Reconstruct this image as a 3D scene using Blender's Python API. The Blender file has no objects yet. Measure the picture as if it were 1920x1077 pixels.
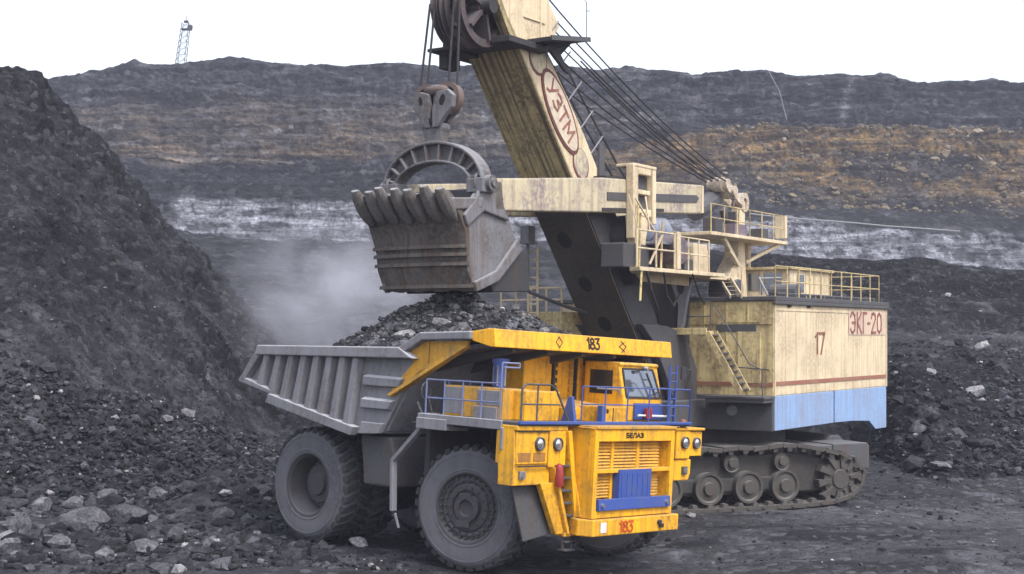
import bpy, bmesh, math, random
import numpy as np
from mathutils import Matrix, Vector
random.seed(7); rng = np.random.default_rng(11)
scene = bpy.context.scene
col = scene.collection
R = math.radians

# ---------------------------------------------------------------- camera
FPX, HX, HY, CH = 2681.6, 960.0, 629.1, 5.6       # focal length and horizon of the photograph, eye height
cam = bpy.data.objects.new('camera', bpy.data.cameras.new('camera'))
col.objects.link(cam)
cam.location = (0, 0, CH); cam.rotation_euler = (R(90), 0, 0)
cam.data.sensor_width = 36.0
cam.data.lens = FPX / 1920 * 36
cam.data.shift_y = (HY - 538.5) / 1920
cam.data.clip_start = 0.5; cam.data.clip_end = 3000
scene.camera = cam

# ---------------------------------------------------------------- sky and sun (overcast)
SUN_EL, SUN_AZ = 52.0, 142.0                       # azimuth clockwise from +Y: behind the camera, to the right
world = bpy.data.worlds.new("World"); scene.world = world
world.use_nodes = True
wn = world.node_tree.nodes; wl = world.node_tree.links
for n in list(wn): wn.remove(n)
w_out = wn.new('ShaderNodeOutputWorld'); w_bg = wn.new('ShaderNodeBackground')
w_sky = wn.new('ShaderNodeTexSky'); w_sky.sky_type = 'NISHITA'; w_sky.sun_disc = False
w_sky.sun_elevation = R(SUN_EL); w_sky.sun_rotation = R(SUN_AZ)
w_sky.air_density = 1.0; w_sky.dust_density = 3.0
w_hs = wn.new('ShaderNodeHueSaturation'); w_hs.inputs['Saturation'].default_value = 0.41
wl.new(w_sky.outputs[0], w_hs.inputs['Color']); wl.new(w_hs.outputs[0], w_bg.inputs['Color'])
w_bg.inputs['Strength'].default_value = 0.15
wl.new(w_bg.outputs[0], w_out.inputs['Surface'])

sun = bpy.data.objects.new('sun', bpy.data.lights.new('sun', 'SUN')); col.objects.link(sun)
sun.data.energy = 0.9; sun.data.angle = R(14); sun.data.color = (1.0, 0.96, 0.9)
sd = Vector((math.sin(R(SUN_AZ)) * math.cos(R(SUN_EL)), math.cos(R(SUN_AZ)) * math.cos(R(SUN_EL)), math.sin(R(SUN_EL))))
sun.rotation_euler = sd.to_track_quat('Z', 'Y').to_euler()

scene.view_settings.view_transform = 'Standard'; scene.view_settings.look = 'None'
scene.view_settings.gamma = 1.0; scene.view_settings.exposure = 1.25
scene.cycles.max_bounces = 6; scene.cycles.volume_bounces = 1
scene.cycles.volume_step_rate = 1.0

# ---------------------------------------------------------------- numpy noise
def _hash(ix, iy, iz, seed):
    h = (ix.astype(np.uint32) * np.uint32(374761393) + iy.astype(np.uint32) * np.uint32(668265263)
         + iz.astype(np.uint32) * np.uint32(2147483647 - 58) + np.uint32(seed * 974711 + 13))
    h = (h ^ (h >> np.uint32(13))) * np.uint32(1274126177)
    h = (h ^ (h >> np.uint32(16))) * np.uint32(2246822519)
    return ((h ^ (h >> np.uint32(15))) & np.uint32(0xFFFFFF)).astype(np.float64) / 0xFFFFFF
def vnoise(p, seed=0):
    f = np.floor(p); t = p - f; t = t * t * t * (t * (t * 6 - 15) + 10)
    i = f.astype(np.int64); x, y, z = i[..., 0], i[..., 1], i[..., 2]
    tx, ty, tz = t[..., 0], t[..., 1], t[..., 2]
    def c(a, b, d): return _hash(x + a, y + b, z + d, seed)
    x00 = c(0,0,0)*(1-tx)+c(1,0,0)*tx; x10 = c(0,1,0)*(1-tx)+c(1,1,0)*tx
    x01 = c(0,0,1)*(1-tx)+c(1,0,1)*tx; x11 = c(0,1,1)*(1-tx)+c(1,1,1)*tx
    return ((x00*(1-ty)+x10*ty)*(1-tz) + (x01*(1-ty)+x11*ty)*tz) * 2 - 1
def fbm(p, scale, octv=4, seed=0, gain=.5, ridged=False):
    q = np.asarray(p, float) / np.asarray(scale, float); a = 1.0; s = 0.0; tot = 0
    for k in range(octv):
        n = vnoise(q, seed + k * 17)
        if ridged: n = 1 - 2 * np.abs(n)
        s = s + a * n; tot += a; a *= gain; q = q * 2.03 + 5.3
    return s / tot
def smooth(e0, e1, x):
    t = np.clip((x - e0) / (e1 - e0), 0, 1); return t * t * (3 - 2 * t)
def lerp(a, b, t): return a + (b - a) * t

# ---------------------------------------------------------------- object helpers
def tag(o, label=None, cat=None, group=None, kind=None):
    if label: o['label'] = label
    if cat: o['category'] = cat
    if group: o['group'] = group
    if kind: o['kind'] = kind
    return o
def thing(name, label, cat, matrix=None, group=None):
    o = bpy.data.objects.new(name, None); col.objects.link(o)
    if matrix is not None: o.matrix_world = matrix
    o.empty_display_size = .5
    return tag(o, label, cat, group)
def link_mesh(name, me, mats, parent=None, label=None):
    o = bpy.data.objects.new(name, me); col.objects.link(o)
    for m in (mats if isinstance(mats, (list, tuple)) else [mats]): me.materials.append(m)
    if parent is not None: o.parent = parent
    if label: o['label'] = label
    return o
def frame_matrix(origin, yaw, roll=0, pitch=0):
    f = np.array([math.cos(yaw), math.sin(yaw), 0]); l = np.array([-math.sin(yaw), math.cos(yaw), 0]); u = np.array([0, 0, 1.])
    f2 = f*math.cos(pitch)+u*math.sin(pitch); u2 = u*math.cos(pitch)-f*math.sin(pitch)
    l3 = l*math.cos(roll)-u2*math.sin(roll); u3 = u2*math.cos(roll)+l*math.sin(roll)
    m = Matrix.Identity(4)
    for i in range(3):
        m[i][0] = f2[i]; m[i][1] = l3[i]; m[i][2] = u3[i]; m[i][3] = origin[i]
    return m

class MB:
    """collects solids and links them as one mesh object"""
    def __init__(s): s.v = []; s.f = []; s.mi = []; s.m = 0; s.marks = []
    def add(s, vs, fs):
        s.marks.append((len(s.v), len(s.f))); b = len(s.v); s.v += [tuple(map(float, v)) for v in vs]
        for f in fs: s.f.append(tuple(i + b for i in f)); s.mi.append(s.m)
        return s
    def hexa(s, p):        # 4 bottom, 4 top
        return s.add(p, [(3,2,1,0),(4,5,6,7),(0,1,5,4),(1,2,6,5),(2,3,7,6),(3,0,4,7)])
    def box(s, x0, x1, y0, y1, z0, z1):
        x0, x1 = sorted((x0, x1)); y0, y1 = sorted((y0, y1)); z0, z1 = sorted((z0, z1))
        return s.hexa([(x0,y0,z0),(x1,y0,z0),(x1,y1,z0),(x0,y1,z0),(x0,y0,z1),(x1,y0,z1),(x1,y1,z1),(x0,y1,z1)])
    def prism(s, poly, a, b, axis='y'):
        """poly of 2D points extruded along axis from a to b. axis y: (x,z); axis x: (y,z); axis z: (x,y)"""
        n = len(poly)
        def P(p, t):
            return (p[0], t, p[1]) if axis == 'y' else ((t, p[0], p[1]) if axis == 'x' else (p[0], p[1], t))
        vs = [P(p, a) for p in poly] + [P(p, b) for p in poly]
        fs = [tuple(range(n)), tuple(range(2*n-1, n-1, -1))] + [(i, i+n, (i+1) % n + n, (i+1) % n) for i in range(n)]
        return s.add(vs, fs)
    def bar(s, p, q, w, h, up=(0,0,1)):
        p = Vector(p); q = Vector(q); d = (q-p).normalized(); u = Vector(up)
        if abs(d.dot(u)) > .98: u = Vector((1,0,0))
        r = d.cross(u).normalized()*w/2; t = r.cross(d).normalized()*h/2
        return s.hexa([p-r-t,p+r-t,p+r+t,p-r+t,q-r-t,q+r-t,q+r+t,q-r+t])
    def cyl(s, p, q, r0, r1=None, n=14, cap=True):
        p = Vector(p); q = Vector(q); r1 = r0 if r1 is None else r1
        d = (q-p).normalized(); a = d.orthogonal().normalized(); b = d.cross(a)
        vs = []
        for c, r in ((p, r0), (q, r1)):
            for i in range(n):
                t = 2*math.pi*i/n; vs.append(c + a*math.cos(t)*r + b*math.sin(t)*r)
        fs = [(i, (i+1) % n, (i+1) % n+n, i+n) for i in range(n)]
        if cap: fs += [tuple(range(n-1, -1, -1)), tuple(range(n, 2*n))]
        return s.add(vs, fs)
    def tube(s, pts, r, n=6):
        for i in range(len(pts)-1): s.cyl(pts[i], pts[i+1], r, n=n)
        return s
    def lathe(s, prof, c, axis, n=40, close=False):
        """prof of (radius, offset along axis)"""
        c = Vector(c); d = Vector(axis).normalized(); a = d.orthogonal().normalized(); b = d.cross(a)
        m = len(prof); vs = []
        for i in range(n):
            t = 2*math.pi*i/n; e = a*math.cos(t)+b*math.sin(t)
            for r, o in prof: vs.append(c + e*r + d*o)
        fs = []
        for i in range(n):
            j = (i+1) % n
            for k in range(m-1 + (1 if close else 0)):
                k2 = (k+1) % m
                fs.append((i*m+k, j*m+k, j*m+k2, i*m+k2))
        return s.add(vs, fs)
    def blob(s, c, rx, ry, rz, seed=0, rough=.25):
        bm = bmesh.new(); bmesh.ops.create_icosphere(bm, subdivisions=2, radius=1)
        rr = random.Random(seed); vs = []
        for v in bm.verts:
            k = 1 + rr.uniform(-rough, rough)*.5
            vs.append((c[0]+v.co.x*rx*k, c[1]+v.co.y*ry*k, c[2]+v.co.z*rz*k))
        fs = [tuple(v.index for v in f.verts) for f in bm.faces]; bm.free()
        return s.add(vs, fs)
    def strokes(s, lines, o, right, up, size, w, depth=.02):
        """flat painted strokes of a glyph set: polylines in unit coordinates"""
        o = Vector(o); r = Vector(right).normalized(); u = Vector(up).normalized(); nrm = r.cross(u)
        for ln in lines:
            for i in range(len(ln)-1):
                p = o + r*ln[i][0]*size + u*ln[i][1]*size; q = o + r*ln[i+1][0]*size + u*ln[i+1][1]*size
                d = (q-p).normalized(); e = d*w*.45
                s.bar(p-e, q+e, w, depth, up=nrm)
        return s
    def cut(s):
        s.cuts = getattr(s, 'cuts', []) + [(len(s.v), len(s.f))]; return s
    def build_each(s, name, mats, parent=None, every=False, **k):
        """one object for every run of solids between cuts (or for every solid)"""
        if every: cuts = s.marks
        else: cuts = getattr(s, 'cuts', [])
        cuts = [(0, 0)] + [c for c in cuts if 0 < c[0] < len(s.v)] + [(len(s.v), len(s.f))]; out = []
        for (v0, f0), (v1, f1) in zip(cuts[:-1], cuts[1:]):
            m = MB(); m.v = s.v[v0:v1]; m.f = [tuple(i-v0 for i in f) for f in s.f[f0:f1]]; m.mi = s.mi[f0:f1]
            out.append(m.build(name, mats, parent, **k))
        return out
    def build(s, name, mats, parent=None, bevel=0, smooth=0, label=None):
        me = bpy.data.meshes.new(name); me.from_pydata(s.v, [], s.f)
        bm = bmesh.new(); bm.from_mesh(me); bmesh.ops.recalc_face_normals(bm, faces=bm.faces); bm.to_mesh(me); bm.free()
        if any(s.mi): me.polygons.foreach_set('material_index', s.mi)
        if smooth:
            me.polygons.foreach_set('use_smooth', [True]*len(me.polygons)); me.set_sharp_from_angle(angle=R(smooth))
        me.update()
        o = link_mesh(name, me, mats, parent, label)
        if bevel:
            b = o.modifiers.new('bevel', 'BEVEL'); b.width = bevel; b.segments = 2; b.limit_method = 'ANGLE'; b.angle_limit = R(40)
            b.harden_normals = False
        return o

# ---------------------------------------------------------------- materials
MATS = {}
def N(nt, t, **k):
    n = nt.nodes.new(t)
    for a, b in k.items(): setattr(n, a, b)
    return n
def new_mat(name, rough=.6, metal=0.0, spec=.4):
    m = bpy.data.materials.new(name); m.use_nodes = True; nt = m.node_tree
    bs = nt.nodes['Principled BSDF']
    bs.inputs['Roughness'].default_value = rough; bs.inputs['Metallic'].default_value = metal
    bs.inputs['Specular IOR Level'].default_value = spec
    MATS[name] = m
    return m, nt, bs
def mixc(nt, fac, a, b):
    n = N(nt, 'ShaderNodeMix', data_type='RGBA')
    for sock, v in ((n.inputs[0], fac), (n.inputs[6], a), (n.inputs[7], b)):
        if isinstance(v, bpy.types.NodeSocket): nt.links.new(v, sock)
        elif isinstance(v, (int, float)): sock.default_value = v
        else: sock.default_value = (*v, 1)
    return n.outputs[2]
def ramp(nt, val, lo, hi, a=0.0, b=1.0):
    n = N(nt, 'ShaderNodeMapRange'); nt.links.new(val, n.inputs[0])
    for i, v in zip((1, 2, 3, 4), (lo, hi, a, b)): n.inputs[i].default_value = v
    return n.outputs[0]
def noise_node(nt, vec, scale, detail=5, rough=.6, stretch=None, dist=0):
    if stretch:
        mp = N(nt, 'ShaderNodeMapping'); mp.inputs['Scale'].default_value = stretch; nt.links.new(vec, mp.inputs[0]); vec = mp.outputs[0]
    n = N(nt, 'ShaderNodeTexNoise'); n.inputs['Scale'].default_value = scale; n.inputs['Detail'].default_value = detail
    n.inputs['Roughness'].default_value = rough; n.inputs['Distortion'].default_value = dist; nt.links.new(vec, n.inputs['Vector'])
    return n.outputs['Fac']
def paint(name, base, dirt=(.09,.09,.10), rust=(.11,.055,.03), dirt_amt=.4, streak=.3, dust=.5, rough=.5, metal=0.0, chips=.2, dustc=(.20,.20,.225), scale=1.0, bump=.15, spec=.4, vary=.15, tilt=0, sz=.16):
    m, nt, bs = new_mat(name, rough, metal, spec)
    tc = N(nt, 'ShaderNodeTexCoord'); ob = tc.outputs['Object']
    big = noise_node(nt, ob, .9*scale, 4); fine = noise_node(nt, ob, 9*scale, 6, .7)
    c = mixc(nt, ramp(nt, big, .3, .7, 0, vary), base, tuple(x*.62 for x in base))
    d = N(nt, 'ShaderNodeMath', operation='MULTIPLY'); nt.links.new(ramp(nt, big, .40, .60), d.inputs[0]); nt.links.new(ramp(nt, fine, .38, .58), d.inputs[1])
    d2 = N(nt, 'ShaderNodeMath', operation='MULTIPLY'); nt.links.new(d.outputs[0], d2.inputs[0]); d2.inputs[1].default_value = dirt_amt
    c = mixc(nt, d2.outputs[0], c, dirt)
    so = ob
    if tilt:
        rm = N(nt, 'ShaderNodeMapping'); rm.inputs['Rotation'].default_value = (0, R(tilt), 0); nt.links.new(ob, rm.inputs[0]); so = rm.outputs[0]
    st = noise_node(nt, so, 2.2*scale, 4, .65, (3.2, 3.2, sz))
    c = mixc(nt, ramp(nt, st, .47, .64, 0, streak), c, tuple(.5*(a+b) for a, b in zip(dirt, rust)))
    ch = noise_node(nt, ob, 5.5*scale, 8, .75)
    c = mixc(nt, ramp(nt, ch, .565, .63, 0, chips), c, rust)
    geo = N(nt, 'ShaderNodeNewGeometry'); sp = N(nt, 'ShaderNodeSeparateXYZ'); nt.links.new(geo.outputs['Normal'], sp.inputs[0])
    up = N(nt, 'ShaderNodeMath', operation='MULTIPLY'); nt.links.new(ramp(nt, sp.outputs[2], .25, .85, 0, dust), up.inputs[0]); nt.links.new(ramp(nt, fine, .2, .6, .35, 1), up.inputs[1])
    c = mixc(nt, up.outputs[0], c, dustc)
    nt.links.new(c, bs.inputs['Base Color'])
    nt.links.new(ramp(nt, fine, .3, .7, rough-.1, min(1, rough+.2)), bs.inputs['Roughness'])
    bp = N(nt, 'ShaderNodeBump'); bp.inputs['Strength'].default_value = bump; bp.inputs['Distance'].default_value = .03
    nt.links.new(fine, bp.inputs['Height']); nt.links.new(bp.outputs[0], bs.inputs['Normal'])
    return m
def flat(name, base, rough=.6, metal=0.0, emit=None, spec=.4):
    m, nt, bs = new_mat(name, rough, metal, spec)
    tc = N(nt, 'ShaderNodeTexCoord'); f = noise_node(nt, tc.outputs['Object'], 6, 5)
    nt.links.new(mixc(nt, ramp(nt, f, .3, .7), base, tuple(x*.7 for x in base)), bs.inputs['Base Color'])
    return m

YEL = paint('yellow paint', (.86,.42,.010), dirt=(.20,.125,.05), dirt_amt=.55, streak=.4, dust=.5, chips=.5, rough=.42, vary=.10, dustc=(.34,.27,.16))
YELD = paint('dusty yellow paint', (.62,.31,.02), dirt=(.2,.16,.09), dirt_amt=.6, streak=.4, dust=.6, chips=.4, rough=.6)
BLUE = paint('blue paint', (.028,.07,.30), dirt=(.1,.11,.16), dirt_amt=.4, streak=.2, dust=.45, chips=.15, rough=.5)
RAILB = paint('dusty blue rail paint', (.12,.16,.33), dirt=(.2,.2,.25), dirt_amt=.6, streak=.1, dust=.4, chips=.2)
CREAM = paint('cream paint', (.64,.53,.36), dirt=(.26,.19,.12), dirt_amt=.5, streak=.32, dust=.35, chips=.28, rough=.65, vary=.2, rust=(.20,.09,.05))
CREAMD = paint('dirty cream paint', (.60,.48,.24), dirt=(.15,.11,.07), dirt_amt=.7, streak=.5, dust=.45, chips=.7, rough=.75, vary=.35, rust=(.13,.06,.035))
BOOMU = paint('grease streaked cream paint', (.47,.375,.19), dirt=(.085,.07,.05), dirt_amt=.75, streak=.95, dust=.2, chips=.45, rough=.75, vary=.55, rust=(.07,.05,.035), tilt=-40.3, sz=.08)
SKIRT = paint('pale blue paint', (.22,.34,.56), dirt=(.22,.24,.32), dirt_amt=.5, streak=.5, dust=.3, chips=.25, rough=.65, rust=(.2,.15,.13))
BODY = paint('dusty grey steel', (.205,.205,.23), dirt=(.12,.12,.13), dirt_amt=.6, streak=.35, dust=.85, chips=.15, rough=.8, dustc=(.50,.50,.55))
BUCK = paint('worn bucket steel', (.15,.15,.168), dirt=(.07,.065,.06), dirt_amt=.85, streak=.55, dust=.8, chips=.3, rough=.75, dustc=(.27,.27,.29), bump=.35)
BUCKF = paint('mud caked bucket steel', (.105,.098,.092), dirt=(.035,.032,.029), dirt_amt=.9, streak=.9, dust=.7, chips=.5, rough=.85, dustc=(.24,.24,.25), bump=.6)
HANDLE = paint('weathered handle paint', (.52,.45,.30), dirt=(.20,.165,.18), dirt_amt=.9, streak=.5, chips=.6, rust=(.17,.11,.10), dust=.4, vary=.3, rough=.7, scale=.8)
DARK = paint('dark oily steel', (.03,.03,.034), dirt=(.03,.03,.032), dirt_amt=.6, streak=.3, dust=.5, chips=.15, rough=.75, dustc=(.10,.10,.11))
DARKG = paint('dark grey steel', (.07,.073,.083), dirt=(.05,.05,.052), dirt_amt=.6, streak=.5, dust=.55, chips=.2, rough=.75, dustc=(.16,.16,.175))
TRACKM = paint('muddy track steel', (.062,.059,.056), dirt=(.05,.047,.044), dirt_amt=.7, streak=.3, dust=.8, chips=.2, rough=.85, dustc=(.17,.165,.16), bump=.5)
TYRE = paint('dusty tyre rubber', (.125,.125,.145), dirt=(.055,.055,.062), dirt_amt=.6, streak=.2, dust=.4, chips=0, rough=.9, spec=.2)
TREAD = paint('tyre tread rubber', (.04,.04,.044), dirt=(.07,.07,.077), dirt_amt=.6, streak=0, dust=.4, chips=0, rough=.9, spec=.2, dustc=(.11,.11,.12))
RIM = paint('dirty rim steel', (.055,.055,.062), dirt=(.05,.05,.054), dirt_amt=.7, streak=.2, dust=.5, chips=.2, rough=.75)
RED = flat('red paint', (.30,.03,.03), .5)
REDT = paint('worn red lettering paint', (.22,.05,.045), dirt=(.3,.2,.14), dirt_amt=.5, streak=.3, chips=.7, rust=(.5,.38,.26), dust=.1, scale=3)
ORT = flat('orange red lettering paint', (.62,.10,.02), .6)
BLK = flat('black lettering paint', (.025,.02,.018), .6)
STRIPE = paint('brown red stripe paint', (.27,.10,.07), dirt=(.3,.22,.14), dirt_amt=.6, streak=.5, dust=.2, chips=.2, rough=.7)
WHT = paint('white enamel', (.72,.72,.70), dirt=(.35,.3,.28), dirt_amt=.4, streak=.2, dust=.3, chips=.2)
ROPE = flat('greasy steel rope', (.045,.04,.042), .6, .3)
GLASS, _nt, _b = new_mat('window glass', .08, 0, .6); _b.inputs['Base Color'].default_value = (.22,.24,.28,1); _b.inputs['Metallic'].default_value = .75
GLD, _nt, _b = new_mat('dark window glass', .12, 0, .6); _b.inputs['Base Color'].default_value = (.02,.021,.024,1)
LENS, _nt, _b = new_mat('headlamp glass', .12, .85, .6); _b.inputs['Base Color'].default_value = (.62,.64,.68,1)

def rock_mat(name, attr=None, bump=.6, bscale=1.0, speck=.35, colors=None, grain=.55, strata=None):
    m, nt, bs = new_mat(name, .92, 0, .25)
    geo = N(nt, 'ShaderNodeNewGeometry'); tc = N(nt, 'ShaderNodeTexCoord')
    pos = tc.outputs['Object']
    if attr:
        at = N(nt, 'ShaderNodeAttribute', attribute_name=attr); c = at.outputs['Color']
    else:
        cr = N(nt, 'ShaderNodeValToRGB'); nt.links.new(geo.outputs['Random Per Island'], cr.inputs[0])
        e = cr.color_ramp.elements
        while len(e) < len(colors): e.new(.5)
        for k, (p, cc) in enumerate(colors): e[k].position = p; e[k].color = (*cc, 1)
        c = cr.outputs[0]
    n1 = noise_node(nt, pos, 1.7*bscale, 8, .72); n2 = noise_node(nt, pos, 11*bscale, 5, .7)
    vo = N(nt, 'ShaderNodeTexVoronoi', feature='F1'); vo.inputs['Scale'].default_value = 3.2*bscale; nt.links.new(pos, vo.inputs['Vector'])
    mul = N(nt, 'ShaderNodeMix', data_type='RGBA', blend_type='MULTIPLY'); mul.inputs[0].default_value = 1
    g = N(nt, 'ShaderNodeCombineXYZ')
    k1 = ramp(nt, n1, .28, .72, 1-grain*.9, 1+grain)
    n3 = noise_node(nt, pos, 7.5*bscale, 4, .75)
    kk = N(nt, 'ShaderNodeMath', operation='MULTIPLY'); nt.links.new(k1, kk.inputs[0]); nt.links.new(ramp(nt, n3, .34, .66, 1-grain*.8, 1+grain*.9), kk.inputs[1]); k1 = kk.outputs[0]
    if strata:
        n4 = noise_node(nt, pos, 1.0, 8, .78, strata, .5); n5 = noise_node(nt, pos, 1.0, 6, .75, (.55, .55, .16), 1.4)
        kk = N(nt, 'ShaderNodeMath', operation='MULTIPLY'); nt.links.new(k1, kk.inputs[0]); nt.links.new(ramp(nt, n4, .44, .57, .55, 1.5), kk.inputs[1]); k1 = kk.outputs[0]
        kk = N(nt, 'ShaderNodeMath', operation='MULTIPLY'); nt.links.new(k1, kk.inputs[0]); nt.links.new(ramp(nt, n5, .38, .52, .5, 1.15), kk.inputs[1]); k1 = kk.outputs[0]
    for i in range(3): nt.links.new(k1, g.inputs[i])
    nt.links.new(c, mul.inputs[6]); nt.links.new(g.outputs[0], mul.inputs[7])
    vs = N(nt, 'ShaderNodeSeparateColor'); nt.links.new(vo.outputs['Color'], vs.inputs[0])
    sc = mixc(nt, ramp(nt, vs.outputs[0], .80, 1.0, 0, speck), mul.outputs[2], (.22,.22,.24))
    nt.links.new(sc, bs.inputs['Base Color'])
    h = N(nt, 'ShaderNodeMath', operation='ADD'); nt.links.new(n1, h.inputs[0]); nt.links.new(n2, h.inputs[1])
    h2 = N(nt, 'ShaderNodeMath', operation='SUBTRACT'); nt.links.new(h.outputs[0], h2.inputs[0]); nt.links.new(vo.outputs['Distance'], h2.inputs[1])
    bp = N(nt, 'ShaderNodeBump'); bp.inputs['Strength'].default_value = bump; bp.inputs['Distance'].default_value = .25/bscale
    nt.links.new(h2.outputs[0], bp.inputs['Height']); nt.links.new(bp.outputs[0], bs.inputs['Normal'])
    return m
GROUNDM = rock_mat('crushed coal ground', 'tone', .7, 1.4)
HEAPM = rock_mat('loose spoil', 'tone', .9, 1.25, .25, grain=.6)
WALLM = rock_mat('layered pit rock', 'tone', .9, .35, .3, grain=.5, strata=(.07,.07,1.0))
RUBM = rock_mat('broken coal and rock', None, .5, 2.0, .15,
    [(0,(.011,.011,.014)),(.5,(.022,.022,.027)),(.82,(.044,.044,.053)),(.965,(.09,.09,.105)),(1,(.32,.31,.32))])
LOADM = rock_mat('loaded rock', None, .5, 2.0, .25,
    [(0,(.018,.018,.021)),(.4,(.04,.04,.045)),(.72,(.08,.077,.08)),(.93,(.15,.147,.15)),(1,(.38,.38,.40))])
BOULM = rock_mat('grey boulder rock', None, .6, 1.6, .2, [(0,(.075,.075,.085)),(.6,(.115,.115,.13)),(1,(.17,.17,.185))])
WROCK = rock_mat('pale boulder rock', None, .6, 1.6, .2, [(0,(.30,.30,.32)),(1,(.38,.38,.40))])

#=====TERRAIN=====
def grid_mesh(name, P, tone, mat, kind='structure', flip=False):
    nr, nc = P.shape[:2]
    me = bpy.data.meshes.new(name)
    i = np.arange((nr-1)*(nc-1)); r = i // (nc-1); c = i % (nc-1); a = r*nc + c
    q = np.stack([a, a+1, a+nc+1, a+nc], 1)
    if flip: q = q[:, ::-1]
    me.vertices.add(nr*nc); me.vertices.foreach_set('co', P.reshape(-1).astype(np.float32))
    me.loops.add(q.size); me.loops.foreach_set('vertex_index', q.reshape(-1).astype(np.int32))
    me.polygons.add(len(q)); me.polygons.foreach_set('loop_start', (np.arange(len(q))*4).astype(np.int32))
    me.update(calc_edges=True)
    ca = me.color_attributes.new('tone', 'FLOAT_COLOR', 'POINT')
    rgba = np.ones((nr*nc, 4), np.float32); rgba[:, :3] = tone.reshape(-1, 3)
    ca.data.foreach_set('color', rgba.reshape(-1))
    me.polygons.foreach_set('use_smooth', [True]*len(q))
    o = link_mesh(name, me, mat); o['kind'] = kind
    return o
def normals(P):
    du = np.gradient(P, axis=1); dv = np.gradient(P, axis=0)
    n = np.cross(du, dv); n /= np.linalg.norm(n, axis=-1, keepdims=True) + 1e-9
    return n
def sight(px, py, D):
    """point of the pit seen at a photo position, D metres out"""
    return np.stack([(px-HX)/FPX*D, D+0*px, CH+(HY-py)/FPX*D], -1)
def keyed(xs, pts): 
    a = np.array(pts, float); return np.interp(xs, a[:, 0], a[:, 1])
def sheet(cols, rows, subs):
    """rows: list of (N,3) world polylines; linear rows between them"""
    out = []; vv = []
    for k in range(len(rows)-1):
        for j in range(subs[k]):
            t = j/subs[k]; out.append(lerp(rows[k], rows[k+1], t)); vv.append(k+t)
    out.append(rows[-1]); vv.append(len(rows)-1)
    return np.array(out), np.array(vv)

COAL = np.array([.0145,.015,.0185]); GREY = np.array([.039,.040,.047]); LIGHT = np.array([.27,.275,.32])
OCHRE = np.array([.190,.120,.046]); TAN = np.array([.115,.090,.062])
def tint(shape, c): return np.broadcast_to(c, shape + (3,)).copy()
def blend(t, c, k): return t + (np.asarray(c) - t) * np.clip(k, 0, 1)[..., None]

TRUCK_M = frame_matrix((-3.41, 39.57, 0.07), R(-90+48.86), R(2.78), R(-1.67))
_tn = np.array(TRUCK_M.to_3x3().col[2]); _to = np.array(TRUCK_M.translation)
_tc = np.array((TRUCK_M @ Vector((2.8, 0, 0)))[:2])
def ground_h(x, y, fine=True):
    p = np.stack([x, y, 0*x], -1)
    base = .32*fbm(p, 9, 3, 3) + .02*(fbm(p, 1.6, 3, 5)) 
    base = base + .55*smooth(-7, -16, x)*(1+fbm(p, 3.5, 3, 8)*.9) + .5*smooth(2,14,x)*smooth(50,58,y)
    # churned berm left of the rear wheels
    base = base + 1.5*np.exp(-(((x+8.3)/2.4)**2 + ((y-44.5)/4.5)**2))*(1+.4*fbm(p, 1.3, 3, 9))
    plane = _to[2] - (_tn[0]*(x-_to[0]) + _tn[1]*(y-_to[1]))/_tn[2]
    r = np.hypot(x-_tc[0], y-_tc[1])
    k = 1 - smooth(5.5, 9.5, r)
    base = lerp(base*1.0 - .1, plane + .03*fbm(p, 1.2, 3, 6), k)
    sh = 1 - smooth(4.5, 8.0, np.abs((x-9.0)*.92+(y-47.0)*.38)*.8 + np.abs(-(x-9.0)*.38+(y-47.0)*.92)*1.1)
    base = lerp(base, -.05 + .06*fbm(p, 1.2, 3, 6), sh)
    # tyre ruts of the haul road in front
    rd = smooth(-1, 4, x) * (1 - smooth(41, 46, y))
    rut = np.sin((y + .12*x + .5*fbm(p, 6, 2, 4))*2.1)
    return base + .085*rd*rut + .05*rd*fbm(p, (3, .7, 1), 3, 10)
def build_ground():
    xs = np.concatenate([np.linspace(-420, -32, 40)[:-1], np.linspace(-32, 32, 560), np.linspace(32, 420, 40)[1:]])
    ys = np.concatenate([np.linspace(-120, 26, 30)[:-1], np.linspace(26, 66, 420), np.linspace(66, 600, 60)[1:]])
    X, Y = np.meshgrid(xs, ys)
    Z = ground_h(X, Y)
    P = np.stack([X, Y, Z], -1)
    rough = smooth(0, -9, X)*.6 + .4 + .6*smooth(44, 52, Y)
    rough *= 1 - .75*smooth(0, 5, X)*(1-smooth(42, 47, Y))
    d = fbm(P, .8, 4, 21, .6)*.11 + fbm(P, .35, 3, 25)*.05
    P[..., 2] += d*np.clip(rough, .15, 1.2)
    t = tint(X.shape, COAL*1.3)
    road = smooth(-2, 3, X)*(1-smooth(43, 49, Y))
    n = fbm(P, (7, 2.2, 7), 4, 31); n2 = fbm(P, 1.2, 4, 33)
    t = blend(t, GREY*1.15, .35+.6*n+.5*n2)
    t = blend(t, np.array([.062,.062,.071]), road*(.45+.55*fbm(P, (14, 1.3, 5), 4, 37)))
    t = blend(t, np.array([.075,.075,.086]), smooth(-5, -10, X)*(1-smooth(46, 52, Y))*(.35+.9*fbm(P, (1.1,1.1,1), 4, 40)))
    t = blend(t, COAL*.8, smooth(.15,.5,fbm(P, (5,1.0,5), 3, 39))*road*.8)
    t = blend(t, LIGHT*.55, smooth(.35, .6, fbm(P, 2.4, 4, 35))*.5)
    t = blend(t, np.array([.10,.10,.112]), np.exp(-((Y-46.2-.8*fbm(P, 6, 2, 38))/1.5)**2)*smooth(2, 5, X)*(.45+.9*fbm(P, .7, 3, 36)))
    o = grid_mesh('ground', P, t, GROUNDM)
    return P
GP = build_ground()

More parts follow.
